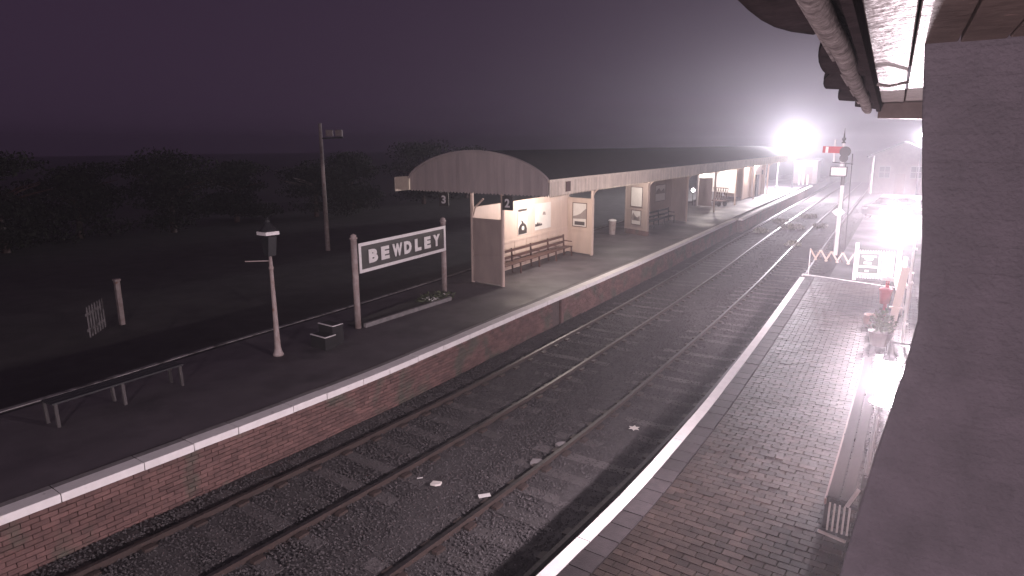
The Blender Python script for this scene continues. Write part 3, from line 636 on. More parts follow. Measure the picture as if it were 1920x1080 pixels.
# ------------------------------------------------------------------ shelters under the canopy
def poster(parent, o, x, w, h, nrm, kind, name='poster'):
    """flat framed print on a wall: o centre"""
    o, x, nrm = Vector(o), Vector(x).normalized(), Vector(nrm)
    p = obj(name, MB().prism([(-w/2,-h/2),(w/2,-h/2),(w/2,h/2),(-w/2,h/2)], o + nrm*.004, x, (0,0,1), nrm*.012), M['poster'], parent)
    def ink(poly, m, d=.0175): obj('print', MB().prism(poly, o + nrm*d, x, (0,0,1), nrm*.002), M[m], p)
    W, H = w/2, h/2
    if kind == 'hat':
        ink([(-W*.92,-H*.95),(W*.92,-H*.95),(W*.95,-H*.6)] + [(W*.9*math.cos(a), -H*.6 + H*.5*math.sin(a)) for a in np.linspace(.2, 2.9, 9)] + [(-W*.95,-H*.6)], 'posterdark')
        ink([(W*.28*math.cos(a) + W*.05, -H*.5 + H*.17*math.sin(a)) for a in np.linspace(0, 5.9, 12)], 'poster', .0198)
        ink([(-W*.2,-H*.12),(W*.25,-H*.1),(W*.05,H*.02),(-W*.35,H*.16)], 'posterdark')
        ink([(-W*.95,H*.78),(W*.95,H*.78),(W*.95,H*.97),(-W*.95,H*.97)], 'posterdark')
    if kind == 'trees':
        ink([(-W*.95,-H*.72),(-W*.1,-H*.7),(-W*.15,-H*.5),(-W*.28,-H*.62),(-W*.38,-H*.42),(-W*.5,-H*.58),(-W*.62,-H*.36),(-W*.8,-H*.55),(-W*.95,-H*.5)], 'posterdark')
        ink([(-W*.05,H*.1),(W*.35,H*.05),(W*.28,H*.3),(W*.02,H*.34)], 'postergrey')
    if kind == 'hill':
        ink([(-W*.95,-H*.35),(W*.95,-H*.3),(W*.95,H*.6),(W*.5,H*.35),(W*.1,H*.1),(-W*.4,-H*.05),(-W*.95,-H*.15)], 'postergrey')
        ink([(-W*.7,-H*.85),(W*.7,-H*.85),(W*.7,-H*.55),(-W*.7,-H*.55)], 'posterdark')
    if kind == 'castle':
        ink([(-W*.85,-H*.4),(W*.8,-H*.45),(W*.7,H*.3),(W*.4,H*.1),(W*.1,H*.0),(-W*.3,H*.3),(-W*.65,H*.65),(-W*.85,H*.2)], 'postergrey')
        ink([(-W*.5,-H*.35),(W*.5,-H*.38),(W*.3,H*.0),(-W*.4,H*.2)], 'posterdark')
    if kind == 'figure':
        ink([(-W*.6,-H*.8),(-W*.1,-H*.7),(W*.1,-H*.2),(-W*.1,H*.5),(-W*.5,H*.8),(-W*.7,H*.1)], 'postergrey')
        ink([(W*.2,-H*.7),(W*.7,-H*.5),(W*.5,H*.5),(W*.25,H*.1)], 'posterdark')
    if kind == 'land':
        ink([(-W*.9,-H*.05),(W*.9,-H*.1),(W*.7,H*.5),(W*.1,H*.2),(-W*.3,H*.6),(-W*.8,H*.3)], 'postergrey')
    if kind in ('hill','figure','land','castle','board'):
        for (a, b, c_, d_) in ((-W,-H,W,-H+.03),(-W,H-.03,W,H),(-W,-H,-W+.03,H),(W-.03,-H,W,H)):
            obj('frame', MB().prism([(a,b),(c_,b),(c_,d_),(a,d_)], o + nrm*.0165, x, (0,0,1), nrm*.012), M['brown'], p)
    return p

def wallpanel(name, parent, a, b, z0, z1, th, m, boards=None, m2=None):
    """panelled wall from plan point a to b"""
    a, b = Vector((*a,0)), Vector((*b,0)); d = (b-a); L = d.length; d.normalize(); nr = Vector((d.y,-d.x,0))
    w = obj(name, MB().prism([(0,z0),(L,z0),(L,z1),(0,z1)], a - nr*th/2, d, (0,0,1), nr*th), M[m], parent)
    tm = M[m2 or m]
    for zz in ((z0+.06),(z0+(z1-z0)*.42),(z1-.06)):
        for sgn in (1,-1): obj('rail', MB().prism([(.05,zz-.045),(L-.05,zz-.045),(L-.05,zz+.045),(.05,zz+.045)], a + nr*(sgn*(th/2) if sgn > 0 else -th/2 - .02), d, (0,0,1), nr*.02), tm, w)
    for s in (0.025, L-.025):
        obj('stile', MB().prism([(s-.045,z0),(s+.045,z0),(s+.045,z1+.02),(s-.045,z1+.02)], a - nr*(th/2+.022), d, (0,0,1), nr*(th+.044)), tm, w)
    return w, d, nr

# shelter 1
s1 = thing('waiting_shelter', 'open fronted waiting shelter with lit posters and a long bench under the canopy gable', 'shelter', (-9.8, 21, 0))
wallpanel('end_screen', s1, (-8.80,17.55), (-10.12,17.62), .04, 2.26, .07, 'panel')
w, d, nr = wallpanel('back_wall', s1, (-10.14,17.62), (-10.86,25.2), .04, 2.62, .08, 'cream')
pn = Vector((-d.y, d.x, 0)); pn = -pn if pn.x < 0 else pn
bo = Vector((-10.14,17.62,0))
for yc, z, w_, h_, kd in ((18.0,1.62,.62,1.05,'land'),(21.05,1.78,.72,1.02,'hat'),(22.75,1.84,1.42,1.06,'trees')):
    s = (yc - 17.62) / d.y; poster(w, bo + d*s + pn*.042 + Zup*z, d, w_, h_, pn, kd)
for i in range(1, 8): obj('batten', MB().bar(bo + d*(7.6*i/8) + pn*.045 + Zup*.1, bo + d*(7.6*i/8) + pn*.045 + Zup*1.1, .05, .02), M['cream'], w)
w2, d2, nr2 = wallpanel('end_screen', s1, (-9.40,24.86), (-10.84,25.2), .04, 2.45, .07, 'cream')
poster(w2, Vector((-10.1,24.98,1.72)), Vector((1,-.16,0)), .80, 1.05, Vector((-.16,-1,0)).normalized(), 'hill')
garden_bench('shelter_bench', 'long dark slatted bench in front of the lit posters in the first shelter', 18.3, 24.3, lambda y: -9.86 - .095*(y-18), True, 'brown', 5)
# notice board panel between the shelters
s2 = thing('notice_panel', 'free standing panelled notice board with blank sheet above a small poster', 'notice board', (-10.85, 32.3, 0))
w, d, nr = wallpanel('panel', s2, (-10.02,31.92), (-11.62,32.62), .25, 2.75, .09, 'panel')
nn2 = Vector((d.y,-d.x,0)); nn2 = nn2 if nn2.y < 0 else -nn2
poster(w, Vector((-10.78,32.22,2.0)) + nn2*.05, -d, .92, 1.05, nn2, 'board'); poster(w, Vector((-10.76,32.2,.92)) + nn2*.05, -d, .76, .78, nn2, 'castle')
obj('plinth', MB().bar((-10.0,31.92,.13), (-11.6,32.62,.13), .16, .26), M['redbrick'], s2)
# shelter 2
s3 = thing('waiting_shelter', 'dim panelled shelter wall with two framed pictures beyond the notice board', 'shelter', (-12, 36, 0))
w, d, nr = wallpanel('back_wall', s3, (-11.66,32.72), (-11.95,39.6), .04, 2.72, .08, 'panel')
wp = Vector((-d.y, d.x, 0)); wp = wp if wp.x > 0 else -wp
w4, d4, _ = wallpanel('end_screen', s3, (-10.85,39.3), (-11.95,39.62), .04, 2.72, .07, 'panel')
for yc, kd, w_ in ((34.6,'figure',1.1),(37.6,'land',1.7)):
    poster(w, Vector((-11.66,32.72,1.85)) + d*((yc-32.72)/d.y) + wp*.042, d, w_, 1.0, wp, kd)
garden_bench('shelter_bench', 'dark slatted bench against the dim shelter wall with two pictures', 33.4, 38.6, lambda y: -11.35 - .05*(y-33), True, 'iron', 4)
# shelter 3: bright lit waiting room
s4 = thing('waiting_room', 'brightly lit white walled waiting room front with a boarded door under the canopy', 'shelter', (-13.4, 53, 0))
w, d, nr = wallpanel('back_wall', s4, (-13.9,49.5), (-14.6,57.0), .04, 2.72, .08, 'white')
wallpanel('end_screen', s4, (-11.95,52.6), (-14.2,53.6), .9, 2.72, .07, 'white')
obj('door', MB().box((-13.3,49.6,1.15), (1.0,.06,2.1), .1), M['panel'], s4)
obj('window', MB().box((-13.0,53.02,1.9), (.9,.04,1.1), -.42), M['poster'], s4)
wallpanel('front_post_panel', s4, (-12.9,57.5), (-13.2,60.5), .04, 2.75, .08, 'cream')
# luggage trolley with lattice sides
tr = thing('luggage_trolley', 'dark lattice sided luggage trolley standing before the bright waiting room', 'trolley', (-12.3, 51.2, 0))
ta, tb = Vector((-12.0,50.9,0)), Vector((-13.35,51.6,0)); td = (tb-ta).normalized(); tl = (tb-ta).length; tn = Vector((td.y,-td.x,0))
obj('deck', MB().bar(ta + Zup*.42 + tn*-.3, tb + Zup*.42 + tn*-.3, .7, .07), M['brown'], tr)
obj('top_rail', MB().bar(ta + Zup*1.38, tb + Zup*1.38, .06, .06), M['brown'], tr)
for i in range(6):
    a = ta + td*(tl*i/6); b = ta + td*(tl*(i+1)/6)
    obj('lattice_bar', MB().bar(a + Zup*.45, b + Zup*1.36, .05, .035), M['brown'], tr); obj('lattice_bar', MB().bar(b + Zup*.45 + tn*.03, a + Zup*1.36 + tn*.03, .05, .035), M['brown'], tr)
for s in (.25, tl-.25):
    for q_ in (0, -.6):
        c0 = ta + td*s + tn*q_ + Zup*.2
        obj('wheel', MB().tube([c0 - tn*.03, c0 + tn*.03], .2, 14), M['iron'], tr)
# station office at the far end of the canopy
s5 = thing('station_office', 'cream boarded platform office with a dark doorway at the canopy far end', 'kiosk', (-13.4, 61.5, 0))
wallpanel('front_wall', s5, (-13.05,60.4), (-13.3,64.6), .04, 2.78, .1, 'cream'); wallpanel('side_wall', s5, (-13.1,60.4), (-15.4,60.6), .04, 2.78, .1, 'cream'); wallpanel('side_wall', s5, (-12.95,64.5), (-15.2,64.7), .04, 2.78, .1, 'cream')
obj('doorway', MB().box((-13.1,62.6,1.0), (.1,1.2,1.9), head(left,62)), M['iron'], s5); obj('vent_slot', MB().box((-13.05,63.9,2.15), (.08,.14,.42)), M['iron'], s5)
# lamps under the canopy
def canopy_lamp(label, x, y, power, z=2.92):
    t = thing('canopy_lamp', label, 'lamp', (x, y, z), 'lamps hung under the canopy')
    obj('shade', MB().lathe((x,y,z+.06), [(.20,0),(.18,.03),(.06,.10),(.03,.16)], 14), M['white'], t, smooth=True)
    obj('bulb', MB().lathe((x,y,z-.06), [(.01,0),(.05,.02),(.06,.06),(.035,.118)], 12), M['lantern'], t, smooth=True)
    obj('flex', MB().tube([(x,y,z+.2),(x,y,4.2)], .008, 6), M['iron'], t)
    point('canopy_light', (x, y, z - .10), power, (1,.88,.80), .06, t)
canopy_lamp('pendant lamp hidden behind the valance lighting the first shelter posters', -8.95, 21.3, 430, 3.02)
canopy_lamp('pendant lamp hidden behind the valance above the notice board', -10.3, 30.2, 200, 3.05)
canopy_lamp('pendant lamp hidden behind the valance in the bright waiting room', -13.3, 51.2, 420, 2.95)
canopy_lamp('pendant lamp hidden behind the valance before the far office', -12.3, 58.8, 420, 3.0)
gl = thing('globe_lamp', 'tiny white globe lamp glowing in the dark gap beneath the canopy', 'lamp', (-14.6, 50.5, 1.2))
obj('globe', MB().lathe((-14.6,50.5,1.05), [(.02,0),(.11,.04),(.14,.14),(.11,.24),(.03,.28)], 12), M['lantern'], gl, smooth=True)
obj('stem', MB().tube([(-14.6,50.5,0),(-14.6,50.5,1.05)], .03, 8), M['iron'], gl)
b_ = thing('litter_bin', 'small pale metal litter bin left of the notice board', 'bin', (-11.9, 31.6, 0))
obj('bin_body', MB().lathe((-11.9,31.6,0), [(.16,0),(.2,.7),(.21,.72)], 12), M['greyiron'], b_); obj('bin_lid', MB().lathe((-11.9,31.6,.725), [(.22,0),(.2,.06),(.05,.1)], 12), M['white'], b_)

# ------------------------------------------------------------------ semaphore signal
SX, SY = -1.80, 36.9
sg = thing('semaphore_signal', 'tall white semaphore signal with red arm and two white plates', 'signal', (SX, SY, -1))
obj('post', MB().lathe((SX,SY,-1.0), [(.10,0),(.10,2.2)], 12, 0), M['white'], sg)
obj('post', MB().lathe((SX,SY,1.203), [(.10,0),(.10,.25)], 12, 0), M['iron'], sg)
obj('post', MB().lathe((SX,SY,1.456), [(.095,0),(.09,1.18)], 12, 0), M['white'], sg)
obj('post', MB().lathe((SX,SY,2.64), [(.095,0),(.09,.93)], 12, 0), M['iron'], sg)
obj('post', MB().lathe((SX-.12,SY,3.574), [(.08,0),(.07,1.14)], 12, 0), M['white'], sg)
ft = MB().lathe((SX-.13,SY,4.715), [(.10,0),(.10,.03),(.05,.06),(.05,.12),(.09,.16),(.09,.24),(.04,.28),(.03,.45),(.005,.75)], 10)
obj('finial', ft, M['iron'], sg)
ax_ = SX - .1
am = obj('signal_arm', MB().box((ax_-.48,SY-.14,4.40), (.92,.03,.33), 0, 0, 0, .03), M['red'], sg)
obj('arm_stripe', MB().box((ax_-.74,SY-.16,4.40), (.13,.012,.30), 0, 0, 0, .03), M['letter'], am)
obj('spectacle', MB().tube([(ax_+.1,SY-.16,4.3),(ax_+.1,SY-.10,4.3)], .26, 18), M['iron'], sg); obj('spectacle', MB().tube([(ax_+.06,SY-.15,3.98),(ax_+.06,SY-.09,3.98)], .2, 16), M['iron'], sg)
obj('platform_bracket', MB().bar((ax_-.45,SY-.1,3.78),(ax_+.5,SY-.1,3.70), .05), M['iron'], sg)
obj('stay', MB().bar((ax_-.4,SY,3.78),(ax_-.42,SY,4.9), .07), M['white'], sg)
tp = obj('track_plate', MB().box((SX-.21,SY-.14,3.33), (.80,.03,.50)), M['iron'], sg); obj('plate_face', MB().box((SX-.21,SY-.165,3.33), (.68,.015,.39)), M['letter'], tp)
obj('diamond_plate', MB().prism([(-.31,0),(-.12,.17),(.12,.18),(.31,-.02),(.12,-.20),(-.12,-.19)], (SX-.03,SY-.14,1.31), (1,0,0), (0,0,1), (0,.03,0)), M['letter'], sg)
obj('ladder', MB().bar((SX+.05,SY+.5,-1),(SX,SY+.3,4.2), .04).bar((SX+.35,SY+.5,-1),(SX+.28,SY+.3,4.2), .04), M['iron'], sg)

# ------------------------------------------------------------------ folding barrier, gate, fence
zg = thing('folding_barrier', 'pinkish white zigzag lattice folding barrier across the platform end', 'barrier', (-.1, 25.75, 0))
a, b = Vector((-.86,25.95,0)), Vector((.66,25.55,0)); d = (b-a); L = d.length; d.normalize(); nn3 = Vector((d.y,-d.x,0))
obj('post', MB().bar(a + Vector((0,0,-.35)), a + Zup*.92, .03), M['whitedirty'], zg)
for i in range(4):
    p, q_, r_ = a + d*(L*i/4), a + d*(L*(i+.5)/4), a + d*(L*(i+1)/4)
    zt, zb = .90, .52
    obj('lattice_bar', MB().bar(p + Zup*zt, q_ + d*.06 + Zup*zb, .035, .05), M['cream'], zg); obj('lattice_bar', MB().bar(q_ + Zup*zb + nn3*.03, r_ + Zup*zt + nn3*.03, .035, .05), M['cream'], zg)
    if i < 3: obj('lattice_bar', MB().bar(q_ + nn3*-.04 + Zup*(zb+.3), r_ + nn3*-.04 + Zup*(zb+.02), .02, .03), M['brown'], zg)
gt = thing('picket_gate', 'white picket gate carrying a dark green notice at the platform end', 'gate', (1.3, 25.6, 0))
ga, gb = Vector((.74,25.5,0)), Vector((1.88,25.75,0)); gdv = (gb-ga).normalized(); gl_ = (gb-ga).length; gn = Vector((gdv.y,-gdv.x,0))
obj('gate_post', MB().bar(ga, ga + Zup*1.32, .11), M['white'], gt)
np_ = 14
for i in range(np_):
    u = .10 + (gl_-.12)*i/(np_-1)
    obj('picket', MB().prism([(u-.024,.08),(u+.024,.08),(u+.024,1.02),(u,1.09),(u-.024,1.02)], ga, gdv, (0,0,1), gn*.018), M['white'], gt)
for z in (.25,.86): obj('gate_rail', MB().prism([(.06,z-.045),(gl_,z-.045),(gl_,z+.045),(.06,z+.045)], ga - gn*.03, gdv, (0,0,1), gn*.028), M['white'], gt)
nbm = obj('notice', MB().prism([(.09,.26),(.70,.26),(.70,.98),(.09,.98)], ga + gn*.03, gdv, (0,0,1), gn*.02), M['green'], gt)
for (u0_, u1_, z_, h_) in ((.17,.62,.86,.055),(.26,.53,.78,.05),(.30,.50,.74,.03),(.24,.48,.63,.075),(.10,.66,.50,.07),(.30,.42,.35,.06)):
    obj('notice_line', MB().prism([(u0_,z_-h_/2),(u1_,z_-h_/2),(u1_,z_+h_/2),(u0_,z_+h_/2)], ga + gn*.0505, gdv, (0,0,1), gn*.003), M['letter'], nbm)
for (a0,b0,c0,d0) in ((.07,.22,.72,.27),(.07,.97,.72,1.01),(.69,.27,.73,.97)): obj('notice_border', MB().prism([(a0,b0),(c0,b0),(c0,d0),(a0,d0)], ga + gn*.0495, gdv, (0,0,1), gn*.006), M['letter'], nbm)
fc = thing('picket_fence', 'white picket fence running from the gate back along the platform wall', 'fence', (2.3, 23, 0))
fa, fb = Vector((1.95,25.75,0)), Vector((2.72,20.3,0)); fd = (fb-fa).normalized(); fL = (fb-fa).length; fn = Vector((fd.y,-fd.x,0))
n_ = 34
for i in range(n_):
    u = .08 + fL*i/n_
    obj('picket', MB().prism([(u-.03,.06),(u+.03,.06),(u+.03,1.08),(u,1.16),(u-.03,1.08)], fa, fd, (0,0,1), fn*.02), M['white'], fc)
for z in (.3,.9): obj('fence_rail', MB().prism([(0,z-.045),(fL,z-.045),(fL,z+.045),(0,z+.045)], fa - fn*.034, fd, (0,0,1), fn*.03), M['white'], fc)
for u in (0, fL*.5, fL): obj('fence_post', MB().bar(fa + fd*u - fn*.09, fa + fd*u - fn*.09 + Zup*1.3, .10), M['white'], fc)
tp_ = thing('wall_plank', 'tall pinkish plank leaning on the wall behind the red bucket', 'plank', (2.68, 18.2, 0))
obj('plank', MB().bar((2.66,17.95,0), (2.82,18.35,1.75), .17, .035, up=(0,1,0)), M['cream'], tp_); obj('batten', MB().bar((2.60,17.98,.8), (2.86,18.06,.8), .05, .04), M['cream'], tp_)
dp = thing('drain_pipe', 'thin pale downpipe standing on the brick wall end', 'pipe', (2.98, 17.8, 0))
obj('pipe', MB().tube([(2.98,17.7,0),(2.98,17.72,2.5)], .028, 8), M['white'], dp)
for z in (.5,1.5,2.3): obj('clip', MB().box((3.0,17.71,z), (.11,.05,.05)), M['white'], dp)

# fire bucket on a stand
fbk = thing('fire_bucket', 'red fire bucket hung on a post beside the picket fence', 'bucket', (2.36, 19.4, 0))
x, y = 2.36, 19.3
obj('bucket_body', MB().lathe((x,y,.60), [(.11,0),(.155,.36),(.165,.37),(.165,.39),(.15,.39),(.12,.1)], 16), M['red'], fbk, smooth=True)
obj('handle', MB().tube([(x + .16*math.cos(a), y, .97 + .15*math.sin(a)) for a in np.linspace(0, math.pi, 9)], .009, 6), M['iron'], fbk)
obj('stand_post', MB().bar((x,y+.22,0), (x,y+.22,1.3), .08), M['red'], fbk); obj('stand_arm', MB().bar((x,y+.22,1.14), (x,y-.03,1.14), .04), M['red'], fbk)
obj('name_plate', MB().box((x,y+.165,1.22), (.30,.02,.10)), M['letter'], fbk)
pt = thing('plant_pot', 'round terracotta plant pot on the paving beside the red bucket', 'pot', (2.15, 19.0, 0))
obj('pot', MB().lathe((2.13,18.95,0), [(.12,0),(.17,.12),(.19,.22),(.16,.30),(.18,.33),(.14,.33),(.12,.25)], 16), M['terracotta'], pt, smooth=True)
sh = thing('potted_shrub', 'dark green leafy shrub in a tub at the far end of the bench', 'shrub', (2.55, 17.3, 0))
obj('tub', MB().lathe((2.55,17.3,0), [(.20,0),(.26,.3),(.27,.34),(.22,.34)], 14), M['brown'], sh); obj('stem', MB().tube([(2.55,17.3,.25),(2.57,17.3,.7)], [.03,.015], 6), M['brown'], sh)
v, f = leaves(620, (2.55,17.3,.55), (.30,.30,.34), .05); big_mesh('foliage', v, f, M['leaf'], sh, None)

# ------------------------------------------------------------------ floodlights on posts
def floodlamp(label, x, y, z, power, zb=0, r=.16):
    t = thing('floodlight_post', label, 'floodlight', (x, y, zb), 'tall floodlights in the mist')
    obj('post', MB().lathe((x,y,zb), [(.10,0),(.09,.6),(.06,.7),(.05,z-zb+.1)], 10), M['iron'], t)
    obj('lamp_globe', MB().lathe((x,y-.16,z-.12), [(.05,0),(r,.08),(r,.2),(.08,.26)], 14), M['flood'], t, smooth=True)
    obj('lamp_hood', MB().lathe((x,y-.16,z+.145), [(.10,0),(.22,.01),(.20,.05),(.06,.12)], 14), M['iron'], t)
    point('floodlight', (x, y-.16, z - .03), power, FLOODC, .14, t)
floodlamp('dazzling floodlight on a post rising beyond the far end of the canopy', -12.95, 75.2, 5.3, P_FLOOD)
floodlamp('dazzling floodlight half hidden by the brick pier, right of the gabled house', -1.55, 76.0, 5.45, P_YARD, -.3)

# ------------------------------------------------------------------ misty yard: house, cars, hut
hs = thing('gabled_house', 'misty gabled building behind the parked cars beyond the gate', 'building', (-2.9, 78, -.3))
hx, hy, hw = -2.95, 76, 5.6
ha = math.radians(3)
obj('wall', MB().prism([(-hw/2,-.3),(hw/2,-.3),(hw/2,3.55),(0,4.75),(-hw/2,3.55)], (hx,hy,0), (math.cos(ha),math.sin(ha),0), (0,0,1), (-.4,9,0)), M['houseb'], hs)
for s in (-1, 1):
    p0, p1 = Vector((hx,hy-.35,4.90)), Vector((hx + s*(hw/2+.4),hy-.35,3.43)); dv = Vector((-.42,9.7,0))
    obj('roof_slope', MB().add([p0,p1,p1+dv,p0+dv,p0-Zup*.12,p1-Zup*.12,p1+dv-Zup*.12,p0+dv-Zup*.12], [(0,1,2,3),(7,6,5,4),(0,4,5,1),(1,5,6,2),(2,6,7,3),(3,7,4,0)]), M['slate'], hs)
for u in (-1.5, 1.2):
    wd = obj('window', MB().box((hx+u,hy-.03+u*.05,1.9), (1.0,.08,1.2)), M['copestone'], hs)
    for k in (-.24,.24):
        for z_ in (1.62, 2.18): obj('pane', MB().box((hx+u+k,hy-.075+u*.05,z_), (.42,.02,.5)), M['glassy'], wd)
obj('door', MB().box((hx-.1,hy-.04,.75), (.9,.08,2.0)), M['brown'], hs); obj('downpipe', MB().tube([(hx-hw/2+.25,hy-.12,-.3),(hx-hw/2+.25,hy-.12,3.5)], .06, 8), M['white'], hs)

def car(label, x, y, z, rz, mname):
    t = thing('parked_car', label, 'car', (x, y, z), 'cars parked beyond the gate'); Mx = Matrix.Rotation(rz, 4, 'Z'); o = Vector((x,y,z))
    def W(p): return o + (Mx @ Vector(p))
    side = [(-2.0,.28),(-2.05,.62),(-1.95,.86),(-1.25,.92),(-.62,1.36),(-.2,1.45),(.7,1.44),(1.25,1.28),(1.72,.95),(1.98,.86),(2.02,.5),(1.95,.28)]
    secs = []
    mbc = MB(); N_ = len(side)
    for yw in (-.84,-.78,.78,.84):
        for (a_, b_) in side:
            k = 1.0 if abs(yw) < .8 else (.98 if b_ < .95 else .0)
            tum = .0 if b_ <= .95 else (b_-.95)*.38
            yy_ = math.copysign(max(.0, abs(yw) - tum), yw); inset = 0 if abs(yw) < .8 else .04
            mbc.v.append(tuple(W((a_*(1-inset*.5), yy_, b_ - (.02 if inset else 0)))))
    for r_ in range(3):
        for i in range(N_): j = (i+1) % N_; mbc.f.append((r_*N_+i, r_*N_+j, (r_+1)*N_+j, (r_+1)*N_+i)); mbc.m.append(0)
    mbc.f += [tuple(range(N_))[::-1], tuple(range(3*N_, 4*N_))]; mbc.m += [0,0]
    obj('body', mbc, M[mname], t, smooth=False, bevel=.03)
    for s in (-1,1):
        q1 = [(-1.05,.95),(-.55,1.31),(.62,1.36),(1.15,1.2),(1.5,.97)]
        obj('side_window', MB().add([W((a_, s*(.855-(b_-.95)*.36), b_)) for a_, b_ in q1], [tuple(range(5))]), M['carglass'], t)
    obj('windscreen', MB().add([W((-1.22,-.68,.955)),W((-1.22,.68,.955)),W((-.66,.56,1.365)),W((-.66,-.56,1.365))], [(0,1,2,3)]), M['carglass'], t)
    obj('rear_window', MB().add([W((1.70,-.66,1.0)),W((1.70,.66,1.0)),W((1.30,.58,1.27)),W((1.30,-.58,1.27))], [(0,1,2,3)]), M['carglass'], t)
    for s in (-1,1):
        for a_ in (-1.3,1.25):
            wh = obj('wheel', MB().tube([W((a_,s*.70,.31)),W((a_,s*.87,.31))], .31, 18), M['rubber'], t); obj('rim', MB().tube([W((a_,s*.865,.31)),W((a_,s*.885,.31))], .19, 14), M['carpaint'], wh)
        obj('headlight', MB().box(W((-2.0,s*.6,.7)), (.12,.32,.14), rz), M['letter'], t); obj('tail_light', MB().box(W((1.98,s*.64,.78)), (.08,.26,.16), rz), M['red'], t)
car('silver parked car left of the lantern glare beyond the picket gate', -1.0, 52.0, -.3, math.radians(62), 'carpaint')
car('dark parked car half behind the brick pier beyond the picket gate', 1.6, 53.5, -.3, math.radians(50), 'cardark')
ht = thing('platform_hut', 'grey boxy hut in the mist beneath the far floodlight', 'hut', (-13.9, 88, 0))
obj('wall', MB().box((-14.2,88,1.35), (2.6,4,2.7), .1), M['houseb'], ht); obj('flat_roof', MB().box((-14.2,88,2.76), (2.9,4.3,.12), .1), M['slate'], ht); obj('door', MB().box((-13.6,85.92,1.0), (.8,.08,2.0), .1), M['brown'], ht)
for k, lab in enumerate(('leftmost of three short white posts before the misty hut', 'middle of three short white posts before the misty hut', 'rightmost of three short white posts before the misty hut')):
    t = thing('marker_post', lab, 'post', (-14.0 + .42*k, 83 + .2*k, 0), 'white posts by the hut')
    obj('shaft', MB().tube([(-14.0+.42*k,83+.2*k,0),(-14.0+.42*k,83+.2*k,1.05)], .07, 8), M['white'], t); obj('cap', MB().lathe((-14.0+.42*k,83+.2*k,1.052), [(.09,0),(.06,.06),(.01,.1)], 8), M['white'], t)
ep = thing('handrail_post', 'slim white post on the platform past the canopy end', 'post', (-14.3, 74.2, 0))
obj('shaft', MB().tube([(-14.3,74.2,0),(-14.3,74.2,2.9)], .06, 8), M['white'], ep); obj('base', MB().box((-14.3,74.2,.15), (.3,.3,.3)), M['white'], ep)

# ------------------------------------------------------------------ dim things on the left
pg = thing('picket_gate', 'small dim white picket gate in the dark far left of the tracks', 'gate', (-17.2, 8.2, -1))
p0, p1 = Vector((-17.0,7.95,-.85)), Vector((-17.9,8.75,-.85)); dv = (p1-p0).normalized(); l_ = (p1-p0).length; n3 = Vector((dv.y,-dv.x,0))
for i in range(7):
    u = l_*i/6; obj('picket', MB().prism([(u-.035,0),(u+.035,0),(u+.035,.86),(u,.94),(u-.035,.86)], p0, dv, (0,0,1), n3*.02), M['greywhite'], pg)
for z in (.18,.66): obj('gate_rail', MB().prism([(-.05,z),(l_+.05,z),(l_+.05,z+.08),(-.05,z+.08)], p0 - n3*.034, dv, (0,0,1), n3*.03), M['greywhite'], pg)
gp = thing('gate_post', 'dim pale post standing right of the small picket gate', 'post', (-18.6, 9.55, -1))
obj('shaft', MB().bar((-18.6,9.55,-1.06), (-18.6,9.55,.42), .14), M['greyiron'], gp); obj('cap', MB().box((-18.6,9.55,.455), (.19,.19,.06)), M['greyiron'], gp)
ul = thing('utility_pole', 'tall dim pole carrying two box floodlights behind the name board', 'pole', (-25.6, 23.7, -1))
obj('pole', MB().tube([(-25.6,23.7,-1.06),(-25.6,23.7,5.9)], [.13,.09], 10), M['greyiron'], ul)
obj('cross_arm', MB().bar((-25.6,23.7,5.1), (-24.6,24.4,5.15), .08), M['iron'], ul)
for k in (0, 1): obj('flood_box', MB().box((-25.2 + .42*k, 23.98 + .3*k, 5.38), (.36,.2,.34), .6), M['greyiron'], ul)

def tree(x, y, h, r, label, seed):
    t = thing('tree', label, 'tree', (x, y, -1.06), 'trees in the dark beyond the far platform'); rr = random.Random(seed); m_ = MB(); top_ = Vector((x + rr.uniform(-.3,.3), y, h*.62))
    m_.tube([(x,y,-1.06),(x+.05,y,h*.2),tuple(top_)], [.22,.16,.07], 8)
    for k in range(6):
        a = rr.uniform(0, 6.28); z = h*rr.uniform(.25,.5); m_.tube([(x,y,z),(x+math.cos(a)*r*.35,y+math.sin(a)*r*.35,z+h*.14),(x+math.cos(a)*r*.7,y+math.sin(a)*r*.7,z+h*.22)], [.09,.05,.02], 5)
    obj('trunk', m_, M['brown'], t)
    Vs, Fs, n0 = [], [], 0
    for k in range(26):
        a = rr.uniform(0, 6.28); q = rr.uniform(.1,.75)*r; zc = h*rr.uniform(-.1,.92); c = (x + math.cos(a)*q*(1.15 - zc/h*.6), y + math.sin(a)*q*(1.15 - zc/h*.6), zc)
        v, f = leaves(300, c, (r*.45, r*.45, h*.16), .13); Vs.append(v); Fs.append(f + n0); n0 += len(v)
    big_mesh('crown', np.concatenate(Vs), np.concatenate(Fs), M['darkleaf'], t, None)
for k, (x, y, h, r, lab) in enumerate(((-41,3,4.1,3.8,'leftmost dark bushy tree at the edge of the view'),(-43,8,4.9,3.7,'dark bushy tree second from the left edge'),(-40,13,4.2,3.8,'dark bushy tree third from the left edge'),(-43,18,3.6,3.7,'dark bushy tree fourth from the left edge'),(-41,23,4.4,4.1,'dark bushy tree just left of the utility pole'),(-43,29,3.5,3.4,'dark bushy tree right behind the utility pole'),(-41,35,3.5,4.1,'dark bushy tree just right of the utility pole'),(-44,41.5,4.5,3.1,'dark bushy tree between the utility pole and the canopy gable'),(-42,49,5.0,4.4,'dark bushy tree behind the left end of the canopy gable'),(-43,57,4.4,3.9,'farthest dark bushy tree mostly hidden behind the canopy gable'))):
    tree(x, y, h, r, lab, k)

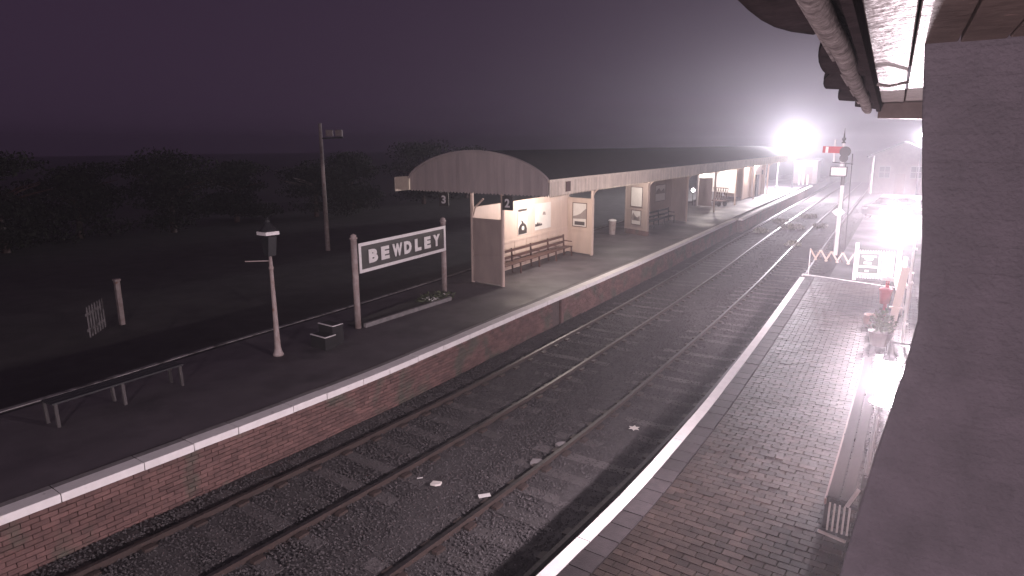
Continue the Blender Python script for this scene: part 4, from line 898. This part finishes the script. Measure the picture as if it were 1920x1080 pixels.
# ------------------------------------------------------------------ weeds and scraps along the line
for i, (x, y, r_, lab) in enumerate(((-6.45,47.4,1.0,'large pale weed clump in the left track beyond the platform step'),(-7.5,44.0,.6,'weed clump against the stepped platform wall'),(-6.9,55.0,.8,'farthest pale weed clump in the left track bed'),(-4.9,48.9,.6,'weed clump between the two tracks near the bright rail'),(-4.4,39.2,.5,'nearest weed clump between the two tracks'),(-7.9,50.5,.7,'low weed clump at the foot of the far platform wall'))):
    t = thing('weed_clump', lab, 'weeds', (x, y, ZS), 'weeds growing in the track')
    v, f = leaves(int(380*r_), (x, y, ZB+.05), (r_*.9, r_*1.2, .22), .10, up=1.0); big_mesh('blades', v, f, M['weed'], t, None)
def scrap(name, label, cat, loc, poly, th, m, rz=0):
    o = Vector(loc); c, s = math.cos(rz), math.sin(rz)
    tag(obj(name, MB().prism(poly, o, (c,s,0), (-s,c,.06), (0,0,th)), M[m]), label, cat)
scrap('paper_scrap', 'flat white oblong of paper lying in the right hand track', 'litter', (-1.84,7.63,ZB+.03), [(-.10,-.05),(.10,-.045),(.10,.05),(-.10,.045)], .004, 'paper', .9)
scrap('paper_scrap', 'tiny white sliver of paper between the two tracks', 'litter', (-3.1,7.45,ZB+.03), [(-.05,-.015),(.05,-.012),(.05,.015),(-.05,.012)], .004, 'paper', .9)
scrap('crumpled_wrapper', 'crumpled pale wrapper between the two tracks', 'litter', (-2.74,7.46,ZB+.02), [(-.09,-.04),(0,-.06),(.08,-.03),(.09,.04),(.01,.05),(-.06,.05)], .035, 'poster', .5)
scrap('fallen_leaf', 'pale fallen leaf on the ballast beside the right hand rail', 'leaf', (-.98,11.4,ZB+.04), [(0,-.11),(.04,-.05),(.11,-.06),(.07,0),(.1,.07),(.03,.06),(0,.12),(-.04,.05),(-.11,.06),(-.07,0),(-.1,-.06),(-.03,-.05)], .005, 'poster', .3)
scrap('flat_stone', 'pale flat stone beside the right track, nearer of two', 'stone', (-1.78,9.1,ZB), [(-.12,-.06),(.05,-.08),(.13,0),(.06,.08),(-.1,.07)], .05, 'copestone', .4)
scrap('flat_stone', 'pale flat stone beside the right track, farther of two', 'stone', (-1.80,9.95,ZB), [(-.1,-.06),(.08,-.07),(.12,.02),(.0,.08),(-.11,.05)], .05, 'copestone', 1.2)
# signal wire boards on the ballast near the platform end
for k, (x, y, lab) in enumerate(((-1.25,23.9,'short pale board on the ballast farther from the platform'),(-.98,22.9,'short pale board on the ballast nearer to the platform'))):
    tag(obj('ballast_board', MB().box((x,y,ZB+.03), (.5,.10,.04), .1), M['copestone']), lab, 'board')

# ------------------------------------------------------------------ the mist
hz = MB().box((0, 150, 5.0), (1010, 1110, 14.4))
hm = bpy.data.materials.new('mist'); hm.use_nodes = True; nt = hm.node_tree; nt.nodes.remove(nt.nodes['Principled BSDF'])
pv_ = nt.nodes.new('ShaderNodeVolumePrincipled'); pv_.inputs['Color'].default_value = (.86,.84,.90,1); pv_.inputs['Density'].default_value = HAZE; pv_.inputs['Anisotropy'].default_value = .7
nt.links.new(pv_.outputs[0], nt.nodes['Material Output'].inputs['Volume'])
try: hm.cycles.homogeneous_volume = True
except Exception: pass
tag(obj('haze', hz, hm), 'thin night mist hanging over the station', 'mist', kind='stuff')
